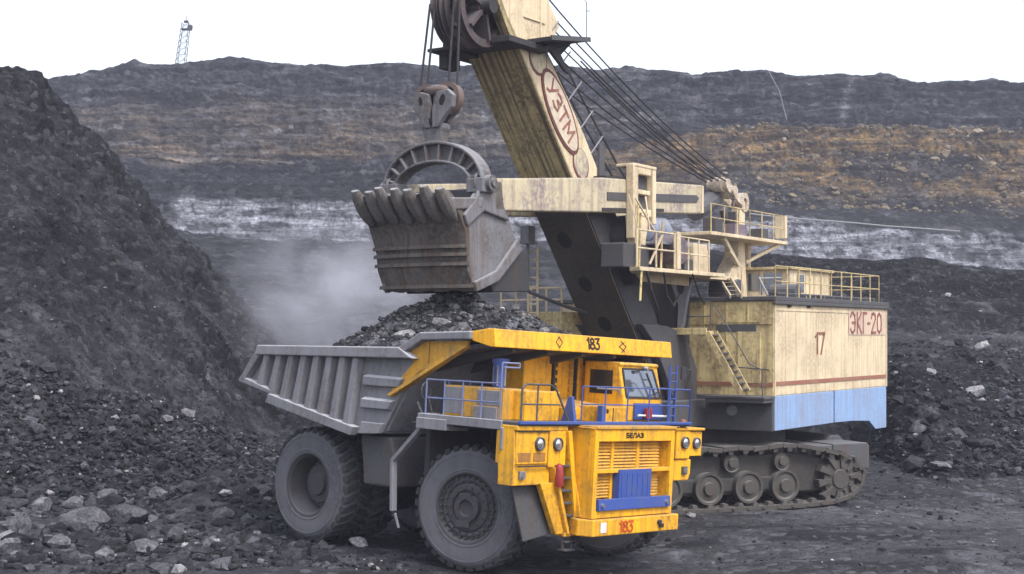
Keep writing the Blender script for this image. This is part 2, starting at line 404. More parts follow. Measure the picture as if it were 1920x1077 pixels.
def build_spoil_heap():
    px = np.arange(-620, 800, 4.0)
    crest = keyed(px, [(-620,-260),(-200,10),(-60,100),(0,128),(40,141),(60,152),(78,176),(110,214),(150,262),(200,313),(250,358),(300,404),(350,457),(400,515),(430,556),(460,600),(500,640),(560,690),(620,730),(700,775),(800,812)])
    cD = keyed(px, [(-620,62),(0,66),(150,68),(300,72),(420,76),(500,75),(600,70),(800,64)])
    fD = keyed(px, [(-620,38),(0,42.5),(200,45),(350,49),(500,53),(700,57),(800,59)])
    top = sight(px, crest, cD)
    fx = (px-HX)/FPX*fD
    foot = np.stack([fx, fD, ground_h(fx, fD) - .5], -1)
    back = top.copy(); back[:, 1] += 16; back[:, 0] -= 4; back[:, 2] = np.maximum(back[:, 2]-12, -1)
    mid = lerp(foot, top, .5); mid[:, 2] -= .25
    q = lerp(foot, top, .18); q[:, 2] -= .35
    P, vv = sheet(px, [back, top, mid, q, foot], [14, 150, 110, 60])
    nrm = normals(P); nrm *= np.sign(-(nrm*P).sum(-1, keepdims=True))
    gul = fbm(np.stack([P[..., 0]*.75-P[..., 1]*.66, P[..., 2]*.2, 0*P[..., 0]], -1), (2.6, 3, 1), 4, 42, .6, True)
    h = fbm(P, 7, 3, 41)*.8 + gul*.55 + fbm(P, (2.6,2.6,1.3), 4, 43, .6, True)*.6 + fbm(P, .7, 4, 45, .65)*.32
    amp = np.interp(vv, [0, 1, 1.15, 2, 3, 4], [.6, .8, 1.0, .8, .5, .2])[:, None]
    P = P + nrm*(h*amp)[..., None]
    t = tint(P.shape[:2], COAL*1.05)
    t = blend(t, GREY, .25+.9*fbm(P, (5, 5, 3), 4, 47))
    t = blend(t, GREY*1.5, smooth(.2, .6, fbm(P, (1.5,1.5,1), 4, 49))*.6)
    t = blend(t, COAL*.7, smooth(.0, .5, -gul)*.6)
    run = fbm(np.stack([P[..., 0]*.62+P[..., 1]*.55+P[..., 2]*.55, P[..., 2]*.16, 0*P[..., 0]], -1), (1.5, 3, 1), 4, 57, .65)
    t = blend(t, np.array([.070,.071,.085]), smooth(.08, .45, run)*.75)
    t = blend(t, COAL*.6, smooth(.1, .5, -run)*.6)
    t = blend(t, COAL*.6, smooth(.15, .4, fbm(P, (1.2,1.2,.8), 4, 58, .65, True))*.55)
    pxg = np.broadcast_to(px, P.shape[:2])
    low = smooth(2.0, 3.4, vv)[:, None]
    t = blend(t, GREY*1.35, low*(.5+.5*fbm(P, 2, 3, 51)))
    pale = .5*np.exp(-((pxg-10)/60)**2)*np.exp(-((vv[:, None]-2.88)/.25)**2)
    t = blend(t, np.array([.20,.20,.225]), pale*(.75+.6*fbm(P, (2, 2, 4), 4, 53)))
    wh = np.exp(-((pxg-395)/60)**2)*smooth(1.5, 1.9, vv)[:, None]*(1-smooth(2.2,2.8,vv))[:, None]
    t = blend(t, LIGHT*.8, wh*smooth(.48, .62, fbm(P, .9, 3, 55)))
    grid_mesh('spoil_hill', P, t, HEAPM)
    return P, vv
HP, HV = build_spoil_heap()

def build_coal_bank():
    px = np.arange(1120, 2700, 4.0)
    crest = keyed(px, [(1120,480),(1300,474),(1400,478),(1500,483),(1640,489),(1720,486),(1800,498),(1920,508),(2300,530),(2700,560)])
    bend = smooth(1290, 1130, px)[:]*40
    top = sight(px, crest, keyed(px, [(1120,100),(1640,96),(2700,92)]) + bend)
    fD = keyed(px, [(1120,108),(1290,68),(1600,66),(1640,62),(1690,55),(1760,52.5),(1920,54),(2700,56)])
    fx = (px-HX)/FPX*fD
    foot = np.stack([fx, fD, ground_h(fx, fD) - .4], -1)
    b1 = sight(px, keyed(px, [(1120,612),(1640,618),(1920,630),(2700,650)]), 85+bend)
    b2 = sight(px, keyed(px, [(1120,655),(1640,660),(1920,672),(2700,700)]), 76+bend)
    b3 = lerp(b2, foot, .55); b3[:, 2] += 1.0 + .7*np.exp(-((px-1730)/60)**2)
    back = top.copy(); back[:, 1] += 12; back[:, 2] -= 9
    P, vv = sheet(px, [back, top, b1, b2, b3, foot], [10, 90, 45, 60, 60])
    nrm = normals(P); nrm *= np.sign(-(nrm*P).sum(-1, keepdims=True))
    h = fbm(P, 6, 3, 61)*.7 + fbm(P, (3.5,3.5,.7), 4, 63, .6, True)*.75 + fbm(P, .8, 3, 65)*.2
    amp = np.interp(vv, [0, 1, 1.2, 3, 4, 5], [.3, .45, 1.0, .8, .8, .3])[:, None]
    P = P + nrm*(h*amp)[..., None]
    t = tint(P.shape[:2], COAL*.7)
    t = blend(t, GREY*.9, .10+.9*fbm(P, (9, 9, .55), 5, 67, .6))
    t = blend(t, COAL*.4, smooth(.15, .4, fbm(P, (7, 7, .45), 4, 68, .6, True))*.8*(1-smooth(2.8, 3.4, vv))[:, None])
    band = np.exp(-((vv-2.55)/.5)**2)[:, None]
    t = blend(t, np.array([.085,.085,.10]), band*(.5+.8*fbm(P, (8, 8, .6), 4, 69)))
    t = blend(t, LIGHT*.6, smooth(.38, .62, fbm(P, (1.6,1.6,.8), 4, 71))*.45)
    grid_mesh('coal_bank_terrain', P, t, HEAPM)
    return P, vv
BP, BV = build_coal_bank()

def build_pit_wall():
    px = np.arange(-900, 2900, 4.0)
    ridge = keyed(px, [(-900,210),(-300,190),(0,165),(75,150),(130,143),(180,134),(215,128),(250,113),(275,119),(330,120),(380,114),(430,106),(460,109),(500,116),(560,121),(640,126),(720,122),(800,126),(900,130),(1000,124),(1060,128),(1110,133),(1170,129),(1230,131),(1300,140),(1350,135),(1430,131),(1490,142),(1560,140),(1600,143),(1650,139),(1690,147),(1720,158),(1780,151),(1830,154),(1860,151),(1920,158),(2100,168),(2900,215)])
    right = smooth(930, 1330, px)
    D0 = 0*px + 240
    base = lerp(keyed(px, [(-900,300),(150,300),(450,318),(700,312),(1000,300)]), keyed(px, [(1000,262),(1300,262),(1450,254),(1600,246),(1750,250),(1920,256),(2900,280)]), right)
    mid = lerp(keyed(px, [(-900,366),(330,370),(700,376),(1000,380)]), keyed(px, [(1000,395),(1300,385),(1400,388),(1600,400),(1920,410),(2900,450)]), right)
    wt = lerp(keyed(px, [(-900,372),(330,376),(700,382),(1000,386)]), keyed(px, [(1000,415),(1430,418),(1620,430),(1800,440),(1920,446),(2900,480)]), right)
    wb = lerp(keyed(px, [(-900,420),(300,430),(430,446),(520,452),(700,455),(1000,455)]), keyed(px, [(1000,480),(1400,486),(1700,502),(1920,520),(2900,560)]), right)
    ridge_p = sight(px, ridge, D0)
    base_p = sight(px, base, lerp(231, 235, right))
    bench_p = sight(px, base + lerp(4, -2, right), lerp(206, 208, right))
    mid_p = sight(px, mid, lerp(200, 191, right))
    ledge_p = sight(px, wt, lerp(176, 173, right))
    wb_p = sight(px, wb, lerp(172, 169, right))
    low_p = sight(px, wb + 12, 0*px + 163)
    foot_p = sight(px, 0*px + 785, 0*px + 100); foot_p[:, 2] = -.6
    back = ridge_p.copy(); back[:, 1] += 60; back[:, 2] -= 6
    P, vv = sheet(px, [back, ridge_p, base_p, bench_p, mid_p, ledge_p, wb_p, low_p, foot_p], [6, 110, 10, 80, 14, 60, 8, 60])
    nrm = normals(P); nrm *= np.sign(-(nrm*P).sum(-1, keepdims=True))
    led = fbm(P, (26, 26, 2.3), 3, 82); led = np.sign(led)*np.abs(led)**.45
    h = fbm(P, 14, 3, 81)*1.1 + led*.9 + fbm(P, (7, 7, 1.3), 4, 83, .62, True)*.9 + fbm(P, (2.2, 2.2, 8), 4, 85, .6, True)*.75 + fbm(P, 1.3, 3, 86, .65)*.55
    amp = np.interp(vv, [0, 1, 1.1, 1.9, 2.2, 3, 4, 5, 6, 7, 8], [.4, .5, 1.2, 1.0, .5, 1.1, .6, .6, .4, .5, .4])[:, None]
    P = P + nrm*(h*amp)[..., None]
    V = vv[:, None] + 0*P[..., 0]; rg = np.broadcast_to(right, V.shape); pxg = np.broadcast_to(px, V.shape)
    wob = fbm(P, (30, 30, 12), 4, 87)*.12
    Vw = V + wob
    t = tint(V.shape, COAL*1.25)
    t = blend(t, GREY*1.05, .3+.8*fbm(P, (8, 8, 2.2), 4, 89))
    t = blend(t, np.array([.12,.118,.13]), smooth(.25,.6,fbm(P, (5, 5, 1.6), 4, 90))*.7)
    # left: brownish weathered face
    lf = (1-rg)*smooth(1.28, 1.5, Vw)*(1-smooth(1.95, 2.02, Vw))
    t = blend(t, TAN, lf*(.42+.5*fbm(P, (10,10,4), 4, 91)))
    t = blend(t, OCHRE*1.05, lf*smooth(.0, .5, fbm(P, (9,9,5), 4, 93))*.32*smooth(1.5,1.9,Vw))
    t = blend(t, TAN*1.9, lf*np.exp(-((pxg-310)/70)**2)*smooth(1.72,1.85,Vw)*.8)
    # left: dark band
    t = blend(t, COAL*1.35, (1-rg)*smooth(2.0, 2.1, V)*(1-smooth(4.1, 4.3, Vw))*(.8+.5*fbm(P,(12,12,1.5),3,94)))
    # right: yellow brown dump
    yb = rg*smooth(2.6, 2.8, V)*(1-smooth(3.55, 4.0, V + .38*fbm(P, (11, 11, 8), 3, 95) + .22*(smooth(1500,1380,pxg))))
    t = blend(t, OCHRE*.95, yb*.95)
    t = blend(t, TAN*1.0, yb*smooth(-.1, .5, fbm(P, (6, 6, 4), 4, 96))*.8)
    t = blend(t, OCHRE*1.9, yb*smooth(.35, .6, fbm(P, (2.4,2.4,1.6), 3, 97))*.6)
    t = blend(t, COAL*1.6, yb*smooth(.2, .45, fbm(P, (10,10,5), 4, 98))*.9)
    # pale seam
    ws = smooth(4.95, 5.08, V + wob*.4)*(1-smooth(5.92, 6.05, V + wob*.6))
    ws = ws*lerp(smooth(310, 350, pxg + 60*fbm(P, 6, 2, 99)), 1, rg)
    crack = smooth(-.05, .25, fbm(P, (3.2,3.2,1.7), 4, 100, .65, True))*smooth(-.25, .1, fbm(P, (1.6,1.6,2.6), 3, 106, .6, True))
    t = blend(t, LIGHT*.88, ws*(.22+.9*crack)*(.85+.5*fbm(P, (3,3,5), 3, 101)))
    sl = (1-rg)*np.exp(-((V-4.25)/.16)**2)*smooth(.1, .4, fbm(P, (6,6,1), 3, 102))
    t = blend(t, LIGHT*.85, sl*.8)
    t = blend(t, COAL*1.15, smooth(6.02, 6.2, V)*.9)
    t = blend(t, GREY, smooth(6.1, 6.4, V)*(.3+.7*fbm(P, (6,6,3), 4, 103)))
    # bedding planes and joints
    face = (smooth(1.02, 1.1, V)*(1-smooth(1.93, 2.0, V)))
    for lv in (1.16, 1.27, 1.41, 1.52, 1.66, 1.79, 1.9):
        ln_ = np.exp(-((V + .5*wob + .03*fbm(P, (12, 12, 3), 3, 111) - lv)/.014)**2)*smooth(-.35, .15, fbm(P, (16, 16, 3), 3, int(110+lv*20)))
        t = blend(t, COAL*.55, face*ln_*.85)
        t = blend(t, np.array([.13,.13,.15]), face*np.exp(-((V + .5*wob + .03*fbm(P, (12, 12, 3), 3, 111) - lv - .035)/.016)**2)*smooth(.05, .4, fbm(P, (9, 9, 2), 3, int(150+lv*20)))*.7)
    jt = np.abs(fbm(P, (5, 5, 17), 3, 113)); t = blend(t, COAL*.5, face*(1-smooth(.0, .055, jt))*smooth(-.1, .3, fbm(P, (20, 20, 6), 2, 114))*.9)
    sp_ = smooth(.30, .48, fbm(P, (1.5, 1.5, 1.0), 3, 115))*smooth(-.05, .35, fbm(P, (14, 14, 3), 3, 116)); t = blend(t, np.array([.17,.17,.19]), face*sp_*.8)
    lower = smooth(2.1, 2.3, V)*(1-smooth(4.9, 5.0, V)); t = blend(t, COAL*.5, lower*smooth(.2, .45, fbm(P, (5, 5, .8), 4, 117, .6, True))*.7)
    # pale runs of scree on the top face
    for cx, w, dx, a in ((1588, 9, -26, .8), (1522, 16, 0, .28), (1190, 20, -8, .25), (1300, 25, 0, .2), (930, 30, 10, .2)):
        cc = cx + dx*(V-1.4) + 8*fbm(P, 6, 2, 104)
        t = blend(t, np.array([.25,.25,.27]), np.exp(-((pxg-cc)/w)**2)*smooth(.95, 1.05, V)*(1-smooth(1.85, 1.98, V))*a*(.6+.6*fbm(P, 2, 2, 105)))
    grid_mesh('pit_wall_terrain', P, t, WALLM)
    return P, vv
WP, WV = build_pit_wall()

# ---------------------------------------------------------------- loose rock
_base = []
def _rock_shapes():
    for s in range(14):
        bm = bmesh.new(); bmesh.ops.create_icosphere(bm, subdivisions=1, radius=1)
        rr = np.random.default_rng(s)
        v = np.array([x.co[:] for x in bm.verts]); f = np.array([[x.index for x in q.verts] for q in bm.faces])
        for _ in range(7):
            n = rr.normal(size=3); n /= np.linalg.norm(n); d = rr.uniform(.45, .8)
            e = v @ n - d; v = v - np.clip(e, 0, None)[:, None]*n
        v *= 1 + rr.uniform(-.12, .12, (len(v), 1)); v *= rr.uniform(.65, 1.15, 3)
        bm.free(); _base.append((v, f))
_rock_shapes()
def rock_mesh(name, pos, size, mat, parent=None, squash=.75, seed=1):
    rr = np.random.default_rng(seed); V = []; Fc = []; b = 0
    for p, s in zip(pos, size):
        v, f = _base[rr.integers(len(_base))]
        a, c, g = rr.uniform(0, 6.283, 3)
        ca, sa, cc, sc = math.cos(a), math.sin(a), math.cos(c), math.sin(c)
        M = np.array([[ca,-sa,0],[sa,ca,0],[0,0,1]]) @ np.array([[1,0,0],[0,cc,-sc],[0,sc,cc]]) 
        w = (v @ M.T) * s; w[:, 2] *= squash
        V.append(w + p); Fc.append(f + b); b += len(v)
    V = np.concatenate(V); Fc = np.concatenate(Fc)
    me = bpy.data.meshes.new(name)
    me.vertices.add(len(V)); me.vertices.foreach_set('co', V.reshape(-1).astype(np.float32))
    me.loops.add(Fc.size); me.loops.foreach_set('vertex_index', Fc.reshape(-1).astype(np.int32))
    me.polygons.add(len(Fc)); me.polygons.foreach_set('loop_start', (np.arange(len(Fc))*3).astype(np.int32))
    me.update(calc_edges=True)
    me.polygons.foreach_set('use_smooth', [False]*len(Fc))
    return link_mesh(name, me, mat, parent)
def scatter(P, vv, vlo, vhi, n, xlo, xhi, smin, smax, seed, power=2.4):
    rr = np.random.default_rng(seed)
    rows = np.where((vv >= vlo) & (vv <= vhi))[0]
    # rows weighted by how much picture they take, so the cover is even
    yy = (CH-P[:, P.shape[1]//2, 2])/P[:, P.shape[1]//2, 1]; w = np.abs(np.gradient(yy))[rows]; w /= w.sum()
    i = rr.choice(rows, n, p=w); j = rr.integers(xlo, xhi, n)
    s = smin*(1-rr.random(n)*(1-(smin/smax)**power))**(-1/power)
    p = P[i, j] + rr.normal(0, .06, (n, 3)); p[:, 2] += s*.1
    return p, s
def ground_scatter(n, x0, x1, y0, y1, smin, smax, seed, power=2.4, keep=None):
    rr = np.random.default_rng(seed)
    u = rr.random(n); y = 1/(1/y0 + (1/y1-1/y0)*u); x = (rr.uniform(x0, x1, n)-HX)/FPX*y
    s = smin*(1-rr.random(n)*(1-(smin/smax)**power))**(-1/power)
    if keep is not None:
        k = keep(x, y, rr); x, y, s = x[k], y[k], s[k]
    return np.stack([x, y, ground_h(x, y)+s*.12], -1), s

def c2i(px, start): return int((px-start)/4)
a1, s1 = scatter(HP, HV, 1.05, 3.95, 7000, c2i(-60, -620), c2i(780, -620), .035, .17, 201, 2.8)
a2, s2 = scatter(HP, HV, 2.7, 4.0, 7000, c2i(-60, -620), c2i(560, -620), .06, .45, 202, 2.4)
hr = rock_mesh('rubble', np.concatenate([a1, a2]), np.concatenate([s1, s2]), RUBM, seed=3)
tag(hr, 'loose dark rubble scattered down the spoil slope left of the truck', 'rubble', kind='stuff')
def keep_truck(x, y, rr):
    lx = (x-_to[0])*.753 - (y-_to[1])*.658; ly = (x-_to[0])*.658 + (y-_to[1])*.753
    under = (np.abs(ly) < 3.4) & (lx > -1.9) & (lx < 8.3)
    dens = np.clip(.12 + 1.0*smooth(1, -7, x) + 1.0*smooth(45, 50, y), 0, 1)
    tr = (np.abs((x-8.5)*.92+(y-46.5)*.38) < 6) & (np.abs(-(x-8.5)*.38+(y-46.5)*.92-.2) < .7)
    return (~under | (rr.random(len(x)) < .3)) & (rr.random(len(x)) < dens) & ~tr
g1, t1 = ground_scatter(16000, -80, 2000, 33, 62, .03, .34, 211, 2.5, keep_truck)
g2, t2 = ground_scatter(1500, -80, 620, 33, 52, .10, .5, 212, 2.2, keep_truck)
gr = rock_mesh('rubble', np.concatenate([g1, g2]), np.concatenate([t1, t2]), RUBM, seed=4)
tag(gr, 'broken stones strewn over the pit floor around the truck wheels', 'rubble', kind='stuff')
b1, u1 = scatter(BP, BV, 2.9, 4.95, 5200, c2i(1640, 1120), c2i(2040, 1120), .06, .7, 221, 2.2)
b2, u2 = scatter(BP, BV, 1.05, 3.0, 900, c2i(1400, 1120), c2i(2040, 1120), .06, .32, 222)
br = rock_mesh('rubble', np.concatenate([b1, b2]), np.concatenate([u1, u2]), RUBM, seed=5)
tag(br, 'coal rubble lying on the bank right of the shovel', 'rubble', kind='stuff')
y1_, v1_ = scatter(WP, WV, 2.9, 4.0, 1500, c2i(1330, -900), c2i(1990, -900), .25, 1.3, 231, 2.9)
YROCK = rock_mat('ochre dump rock', None, .5, .6, .1, [(0,(.06,.05,.032)),(.5,(.115,.092,.056)),(.9,(.18,.145,.095)),(1,(.28,.24,.18))])
yr = rock_mesh('rubble', y1_, v1_, YROCK, seed=6)
tag(yr, 'ochre stones on the yellow brown dump in the far wall', 'rubble', kind='stuff')

def boulder(px, py, size_px, label, mat=BOULM, seed=0, flatten=.75, group='large boulders at the foot of the slope'):
    D = CH*FPX/(py-HY); s = size_px/FPX*D*.5
    bm = bmesh.new(); bmesh.ops.create_icosphere(bm, subdivisions=4, radius=1)
    v = np.array([x.co[:] for x in bm.verts]); rr = np.random.default_rng(seed+900)
    for _ in range(16):
        n = rr.normal(size=3); n /= np.linalg.norm(n); d = rr.uniform(.55, .86)
        e = v @ n - d; v = v - np.clip(e, 0, None)[:, None]*n
    v = v*(1+.10*fbm(v, .5, 4, seed+3, .6, True)[:, None])*rr.uniform(.85, 1.15, 3)
    v[:, 2] *= flatten
    for x, c in zip(bm.verts, v): x.co = c*s
    me = bpy.data.meshes.new('boulder'); bm.to_mesh(me); bm.free()
    me.polygons.foreach_set('use_smooth', [True]*len(me.polygons)); me.set_sharp_from_angle(angle=R(22))
    o = link_mesh('boulder', me, mat)
    x = (px-HX)/FPX*D
    o.location = (x, D, float(ground_h(np.array([x]), np.array([D]))[0]) + s*flatten*.45)
    o.rotation_euler = (0, 0, rr.uniform(0, 6))
    tag(o, label, 'boulder', group)
    return o
for k, a in enumerate([
    (165, 1010, 96, 'big cracked grey boulder, largest in the lower left corner', BOULM),
    (58, 945, 62, 'squat grey boulder above the left edge rubble, left of the big cracked boulder', BOULM),
    (245, 1005, 74, 'dark slabby boulder just right of the big cracked boulder', RUBM),
    (418, 1000, 40, 'round boulder left of the rear wheel on the gravel', BOULM),
    (78, 990, 50, 'small pale boulder between the left edge and the big cracked boulder', BOULM),
    (270, 1052, 54, 'low boulder at the bottom edge left of the rear wheel', BOULM),
    (10, 1062, 48, 'boulder cut by the bottom left corner of the picture', BOULM),
    (12, 970, 54, 'boulder at the left edge of the picture below the slope', BOULM),
    (350, 985, 46, 'angular dark boulder on the rubble between the big boulder and the rear wheel', RUBM),
    (110, 1052, 40, 'knobbly boulder at the bottom edge below the big cracked boulder', BOULM),
    (205, 960, 52, 'blunt boulder behind and right of the big cracked boulder', BOULM),
    (135, 965, 44, 'rounded boulder directly behind the big cracked boulder', BOULM),
    (300, 965, 38, 'flat grey boulder further up the rubble, right of the blunt boulder', BOULM),
    (30, 1020, 58, 'wide pale boulder at the left edge, above the corner boulder', BOULM),
    (200, 1062, 44, 'broken boulder at the bottom edge right of the knobbly boulder', BOULM),
    (330, 1030, 42, 'wedge shaped boulder between the low boulder and the rear wheel', BOULM),
    (395, 1050, 30, 'small boulder at the bottom edge nearest the rear wheel', BOULM),
    (480, 1030, 26, 'small grey stone on bare gravel just left of the rear wheel foot', BOULM),
    (672, 1034, 34, 'whitish stone on the ground in front of the rear wheels', WROCK),
    (600, 1035, 14, 'tiny white stone left of the whitish one by the rear wheels', WROCK),
    (1762, 880, 62, 'flat pale slab lying on the rubble right of the shovel track', BOULM),
    (1725, 800, 66, 'tilted broken slab standing in the rubble behind the shovel', BOULM),
    ]):
    px_, py_, sz, lab, mt = a
    o = boulder(px_, py_ if k < 20 else 945, sz if k < 20 else sz*.9, lab, mt, k)
    if k >= 20:   # these two rest on the rubble bank
        D_ = 53.0 if k == 20 else 57.0
        p = sight(np.array([float(px_)]), np.array([float(py_)]), np.array([D_]))[0]
        d2 = ((BP - p)**2).sum(-1)
        j = np.argmin((( (HX+BP[...,0]/BP[...,1]*FPX) - px_)**2 + ((HY-(BP[...,2]-CH)/BP[...,1]*FPX) - py_)**2))
        q = BP.reshape(-1, 3)[j]; o.location = q + np.array([0, 0, .12]); o.scale = (1, 1, .55)
        o.rotation_euler = (R(18) if k == 21 else 0, R(-30) if k == 21 else R(8), .4)
GLYPH = {  # stroke letters in a 0..w by 0..1 cell: (advance, polylines)
 '1': (.45, [[(.05,.82),(.25,1),(.25,0)]]),
 '7': (.7, [[(0,1),(.55,1),(.2,0)]]),
 '8': (.75, [[(.3,.53),(.08,.68),(.08,.88),(.3,1),(.5,.88),(.5,.68),(.3,.53),(.03,.38),(.03,.12),(.3,0),(.57,.12),(.57,.38),(.3,.53)]]),
 '3': (.7, [[(0,1),(.5,1),(.22,.6),(.45,.5),(.5,.25),(.38,.04),(.15,0),(0,.1)]]),
 '2': (.75, [[(.02,.78),(.1,.95),(.3,1),(.5,.92),(.54,.72),(.02,0),(.58,0)]]),
 '0': (.8, [[(.3,0),(.08,.15),(.03,.5),(.08,.85),(.3,1),(.52,.85),(.58,.5),(.52,.15),(.3,0)]]),
 '-': (.5, [[(.05,.48),(.33,.48)]]),
 'Э': (.8, [[(.02,.82),(.14,.97),(.32,1),(.52,.85),(.58,.5),(.52,.15),(.32,0),(.14,.03),(.02,.18)],[(.2,.5),(.57,.5)]]),
 'К': (.75, [[(.05,0),(.05,1)],[(.55,1),(.07,.5),(.58,0)]]),
 'Г': (.6, [[(.05,0),(.05,1),(.5,1)]]),
 'Б': (.75, [[(.5,1),(.05,1),(.05,0),(.4,0),(.55,.12),(.55,.42),(.4,.55),(.05,.55)]]),
 'Е': (.7, [[(.52,1),(.05,1),(.05,0),(.52,0)],[(.05,.52),(.45,.52)]]),
 'Л': (.8, [[(0,0),(.25,1),(.58,1),(.58,0)]]),
 'А': (.8, [[(0,0),(.3,1),(.6,0)],[(.12,.35),(.48,.35)]]),
 'З': (.7, [[(0,.9),(.2,1),(.45,.92),(.48,.68),(.2,.54),(.5,.4),(.52,.14),(.25,0),(0,.1)]]),
 'У': (.75, [[(0,1),(.3,.42)],[(.6,1),(.22,.12),(.05,0)]]),
 'Т': (.75, [[(0,1),(.6,1)],[(.3,1),(.3,0)]]),
 'М': (.9, [[(0,0),(.05,1),(.36,.3),(.67,1),(.72,0)]]),
}
def write(mb, text, o, right, up, h, w, depth=.02, squeeze=1.0):
    x = 0
    for ch in text:
        if ch != ' ':
            adv, ls = GLYPH[ch]
            mb.strokes([[((x+p[0]*squeeze), p[1]) for p in l] for l in ls], o, right, up, h, w, depth)
            x += adv*squeeze
        else: x += .4*squeeze
    return mb
def railing(mb, pts, h, posts, r=.022, mids=1, up=(0,0,1)):
    u = Vector(up)
    for k in range(1, mids+2):
        mb.tube([Vector(p)+u*h*k/(mids+1) for p in pts], r, n=6)
    for i in range(len(pts)-1):
        a, b = Vector(pts[i]), Vector(pts[i+1])
        for j in range(posts[i]+1):
            p = a.lerp(b, j/posts[i]); mb.cyl(p, p+u*h, r*1.05, n=6)
    return mb

truck = thing('dump_truck', 'yellow mining dump truck with a heaped grey body, parked under the shovel bucket', 'dump truck', TRUCK_M)

# wheels -------------------------------------------------------------------
def make_tyre(side, name='tyre', parent=None, R0=1.5, W=.95):
    m = MB(); h = W/2
    prof = [(.80,-h+.06),(.84,-h+.0),(.88,-h-.005),(.89,-h-.022),(.92,-h-.022),(.93,-h-.012),(1.02,-h-.022),(1.15,-h-.035),(1.24,-h-.024),(1.245,-h-.038),(1.275,-h-.034),(1.28,-h-.015),(1.31,-h-.008),(1.385,-h+.05),(1.42,-h+.12),(1.43,0),(1.42,h-.12),(1.385,h-.05),(1.30,h+.01),(1.15,h+.035),(.98,h+.02),(.84,h),(.80,h-.06)]
    m.m = 0; m.lathe(prof, (0,0,0), (0,1,0), n=72, close=True)
    m.m = 1
    nl = 34
    for k in range(nl):
        for sgn in (-1, 1):
            t = 2*math.pi*(k + (.5 if sgn > 0 else 0))/nl
            def P(r, a, y): return (r*math.cos(t+a), y, r*math.sin(t+a))
            da, sk = .062, .10
            y0, y1 = sgn*(h-.015), sgn*.05
            m.hexa([P(1.40,-da,y0),P(1.40,da,y0),P(1.42,da+sk,y1),P(1.42,-da+sk,y1),
                    P(R0-.02,-da*.8,y0-sgn*.03),P(R0-.02,da*.8,y0-sgn*.03),P(R0,da*.75+sk,y1),P(R0,-da*.75+sk,y1)])
            m.hexa([P(1.29,-da*.8,y0+sgn*.005),P(1.29,da*.8,y0+sgn*.005),P(1.29,da*.8,y0-sgn*.15),P(1.29,-da*.8,y0-sgn*.15),
                    P(R0-.03,-da*.85,y0-sgn*.02),P(R0-.03,da*.85,y0-sgn*.02),P(R0-.03,da*.85,y0-sgn*.15),P(R0-.03,-da*.85,y0-sgn*.15)])
    return m.build(name, [TYRE, TREAD], parent, smooth=32)
def make_front_wheel(loc, side, steer):
    o = -1 if side < 0 else 1
    w = MB()
    # rim, disc and hub: offsets are outwards
    h = .475
    pr = [(.86,h-.02),(.84,h+.015),(.80,h+.0),(.775,h-.06),(.74,h-.10),(.70,h-.10),(.68,h-.06),(.64,h-.055),(.60,h-.09),(.56,h-.09),(.54,h-.04),(.42,h-.02),(.40,h-.08),(.33,h-.09),(.32,h+.03),(.20,h+.05),(.18,h-.03),(.13,h-.05),(0.001,h-.05)]
    w.lathe([(a, b*o) for a, b in pr], (0,0,0), (0,1,0), n=48)
    w.lathe([(.86,-h*o),(.82,(h-.1)*o)], (0,0,0), (0,1,0), n=32)
    b = w
    for n, rad, s in ((28,.72,.026),(20,.61,.022),(14,.47,.03),(10,.26,.02)):
        for k in range(n):
            t = 2*math.pi*k/n; p = (rad*math.cos(t), 0, rad*math.sin(t))
            b.cyl((p[0],(h-.11)*o,p[2]), (p[0],(h+.012)*o,p[2]), s, n=6)
    b.box(-.20,.14,(h-.06)*o,(h+.05)*o,.20,.33); b.box(-.25,.12,(h-.06)*o,(h+.06)*o,-.45,-.30)
    root = w.build('wheel', RIM, truck, smooth=30)
    root.location = loc; root.rotation_euler = (0,0,R(steer))
    make_tyre(side, 'tyre', root)
    return root
STEER = 11.7
make_front_wheel((5.6,-2.62,1.5), -1, STEER)
make_front_wheel((5.6,2.62,1.5), 1, STEER)
def make_rear_wheel(loc, side, outer=True):
    o = -1 if side < 0 else 1; h = .475
    w = MB()
    if outer:
        pr = [(.86,h-.03),(.83,h+.01),(.79,h),(.77,h-.05),(.74,h-.07),(.72,h-.3),(.71,h-.72),(.60,h-.74),(.585,h-.5),(.50,h-.46),(.48,h-.40),(.30,h-.38),(.28,h-.30),(.001,h-.29)]
    else:
        pr = [(.86,h),(.8,h-.2),(.75,h-.7),(.001,h-.7)]
    w.lathe([(a, b*o) for a, b in pr], (0,0,0), (0,1,0), n=44)
    if outer:
        b = w
        for k in range(18):
            t = 2*math.pi*k/18; b.cyl((.54*math.cos(t),(h-.5)*o,.54*math.sin(t)), (.54*math.cos(t),(h-.43)*o,.54*math.sin(t)), .022, n=6)
    root = w.build('wheel', RIM, truck, smooth=30); root.location = loc
    make_tyre(side, 'tyre', root)
    return root
for s in (-1, 1):
    make_rear_wheel((0, s*2.575, 1.5), s); make_rear_wheel((0, s*1.52, 1.5), s, False)

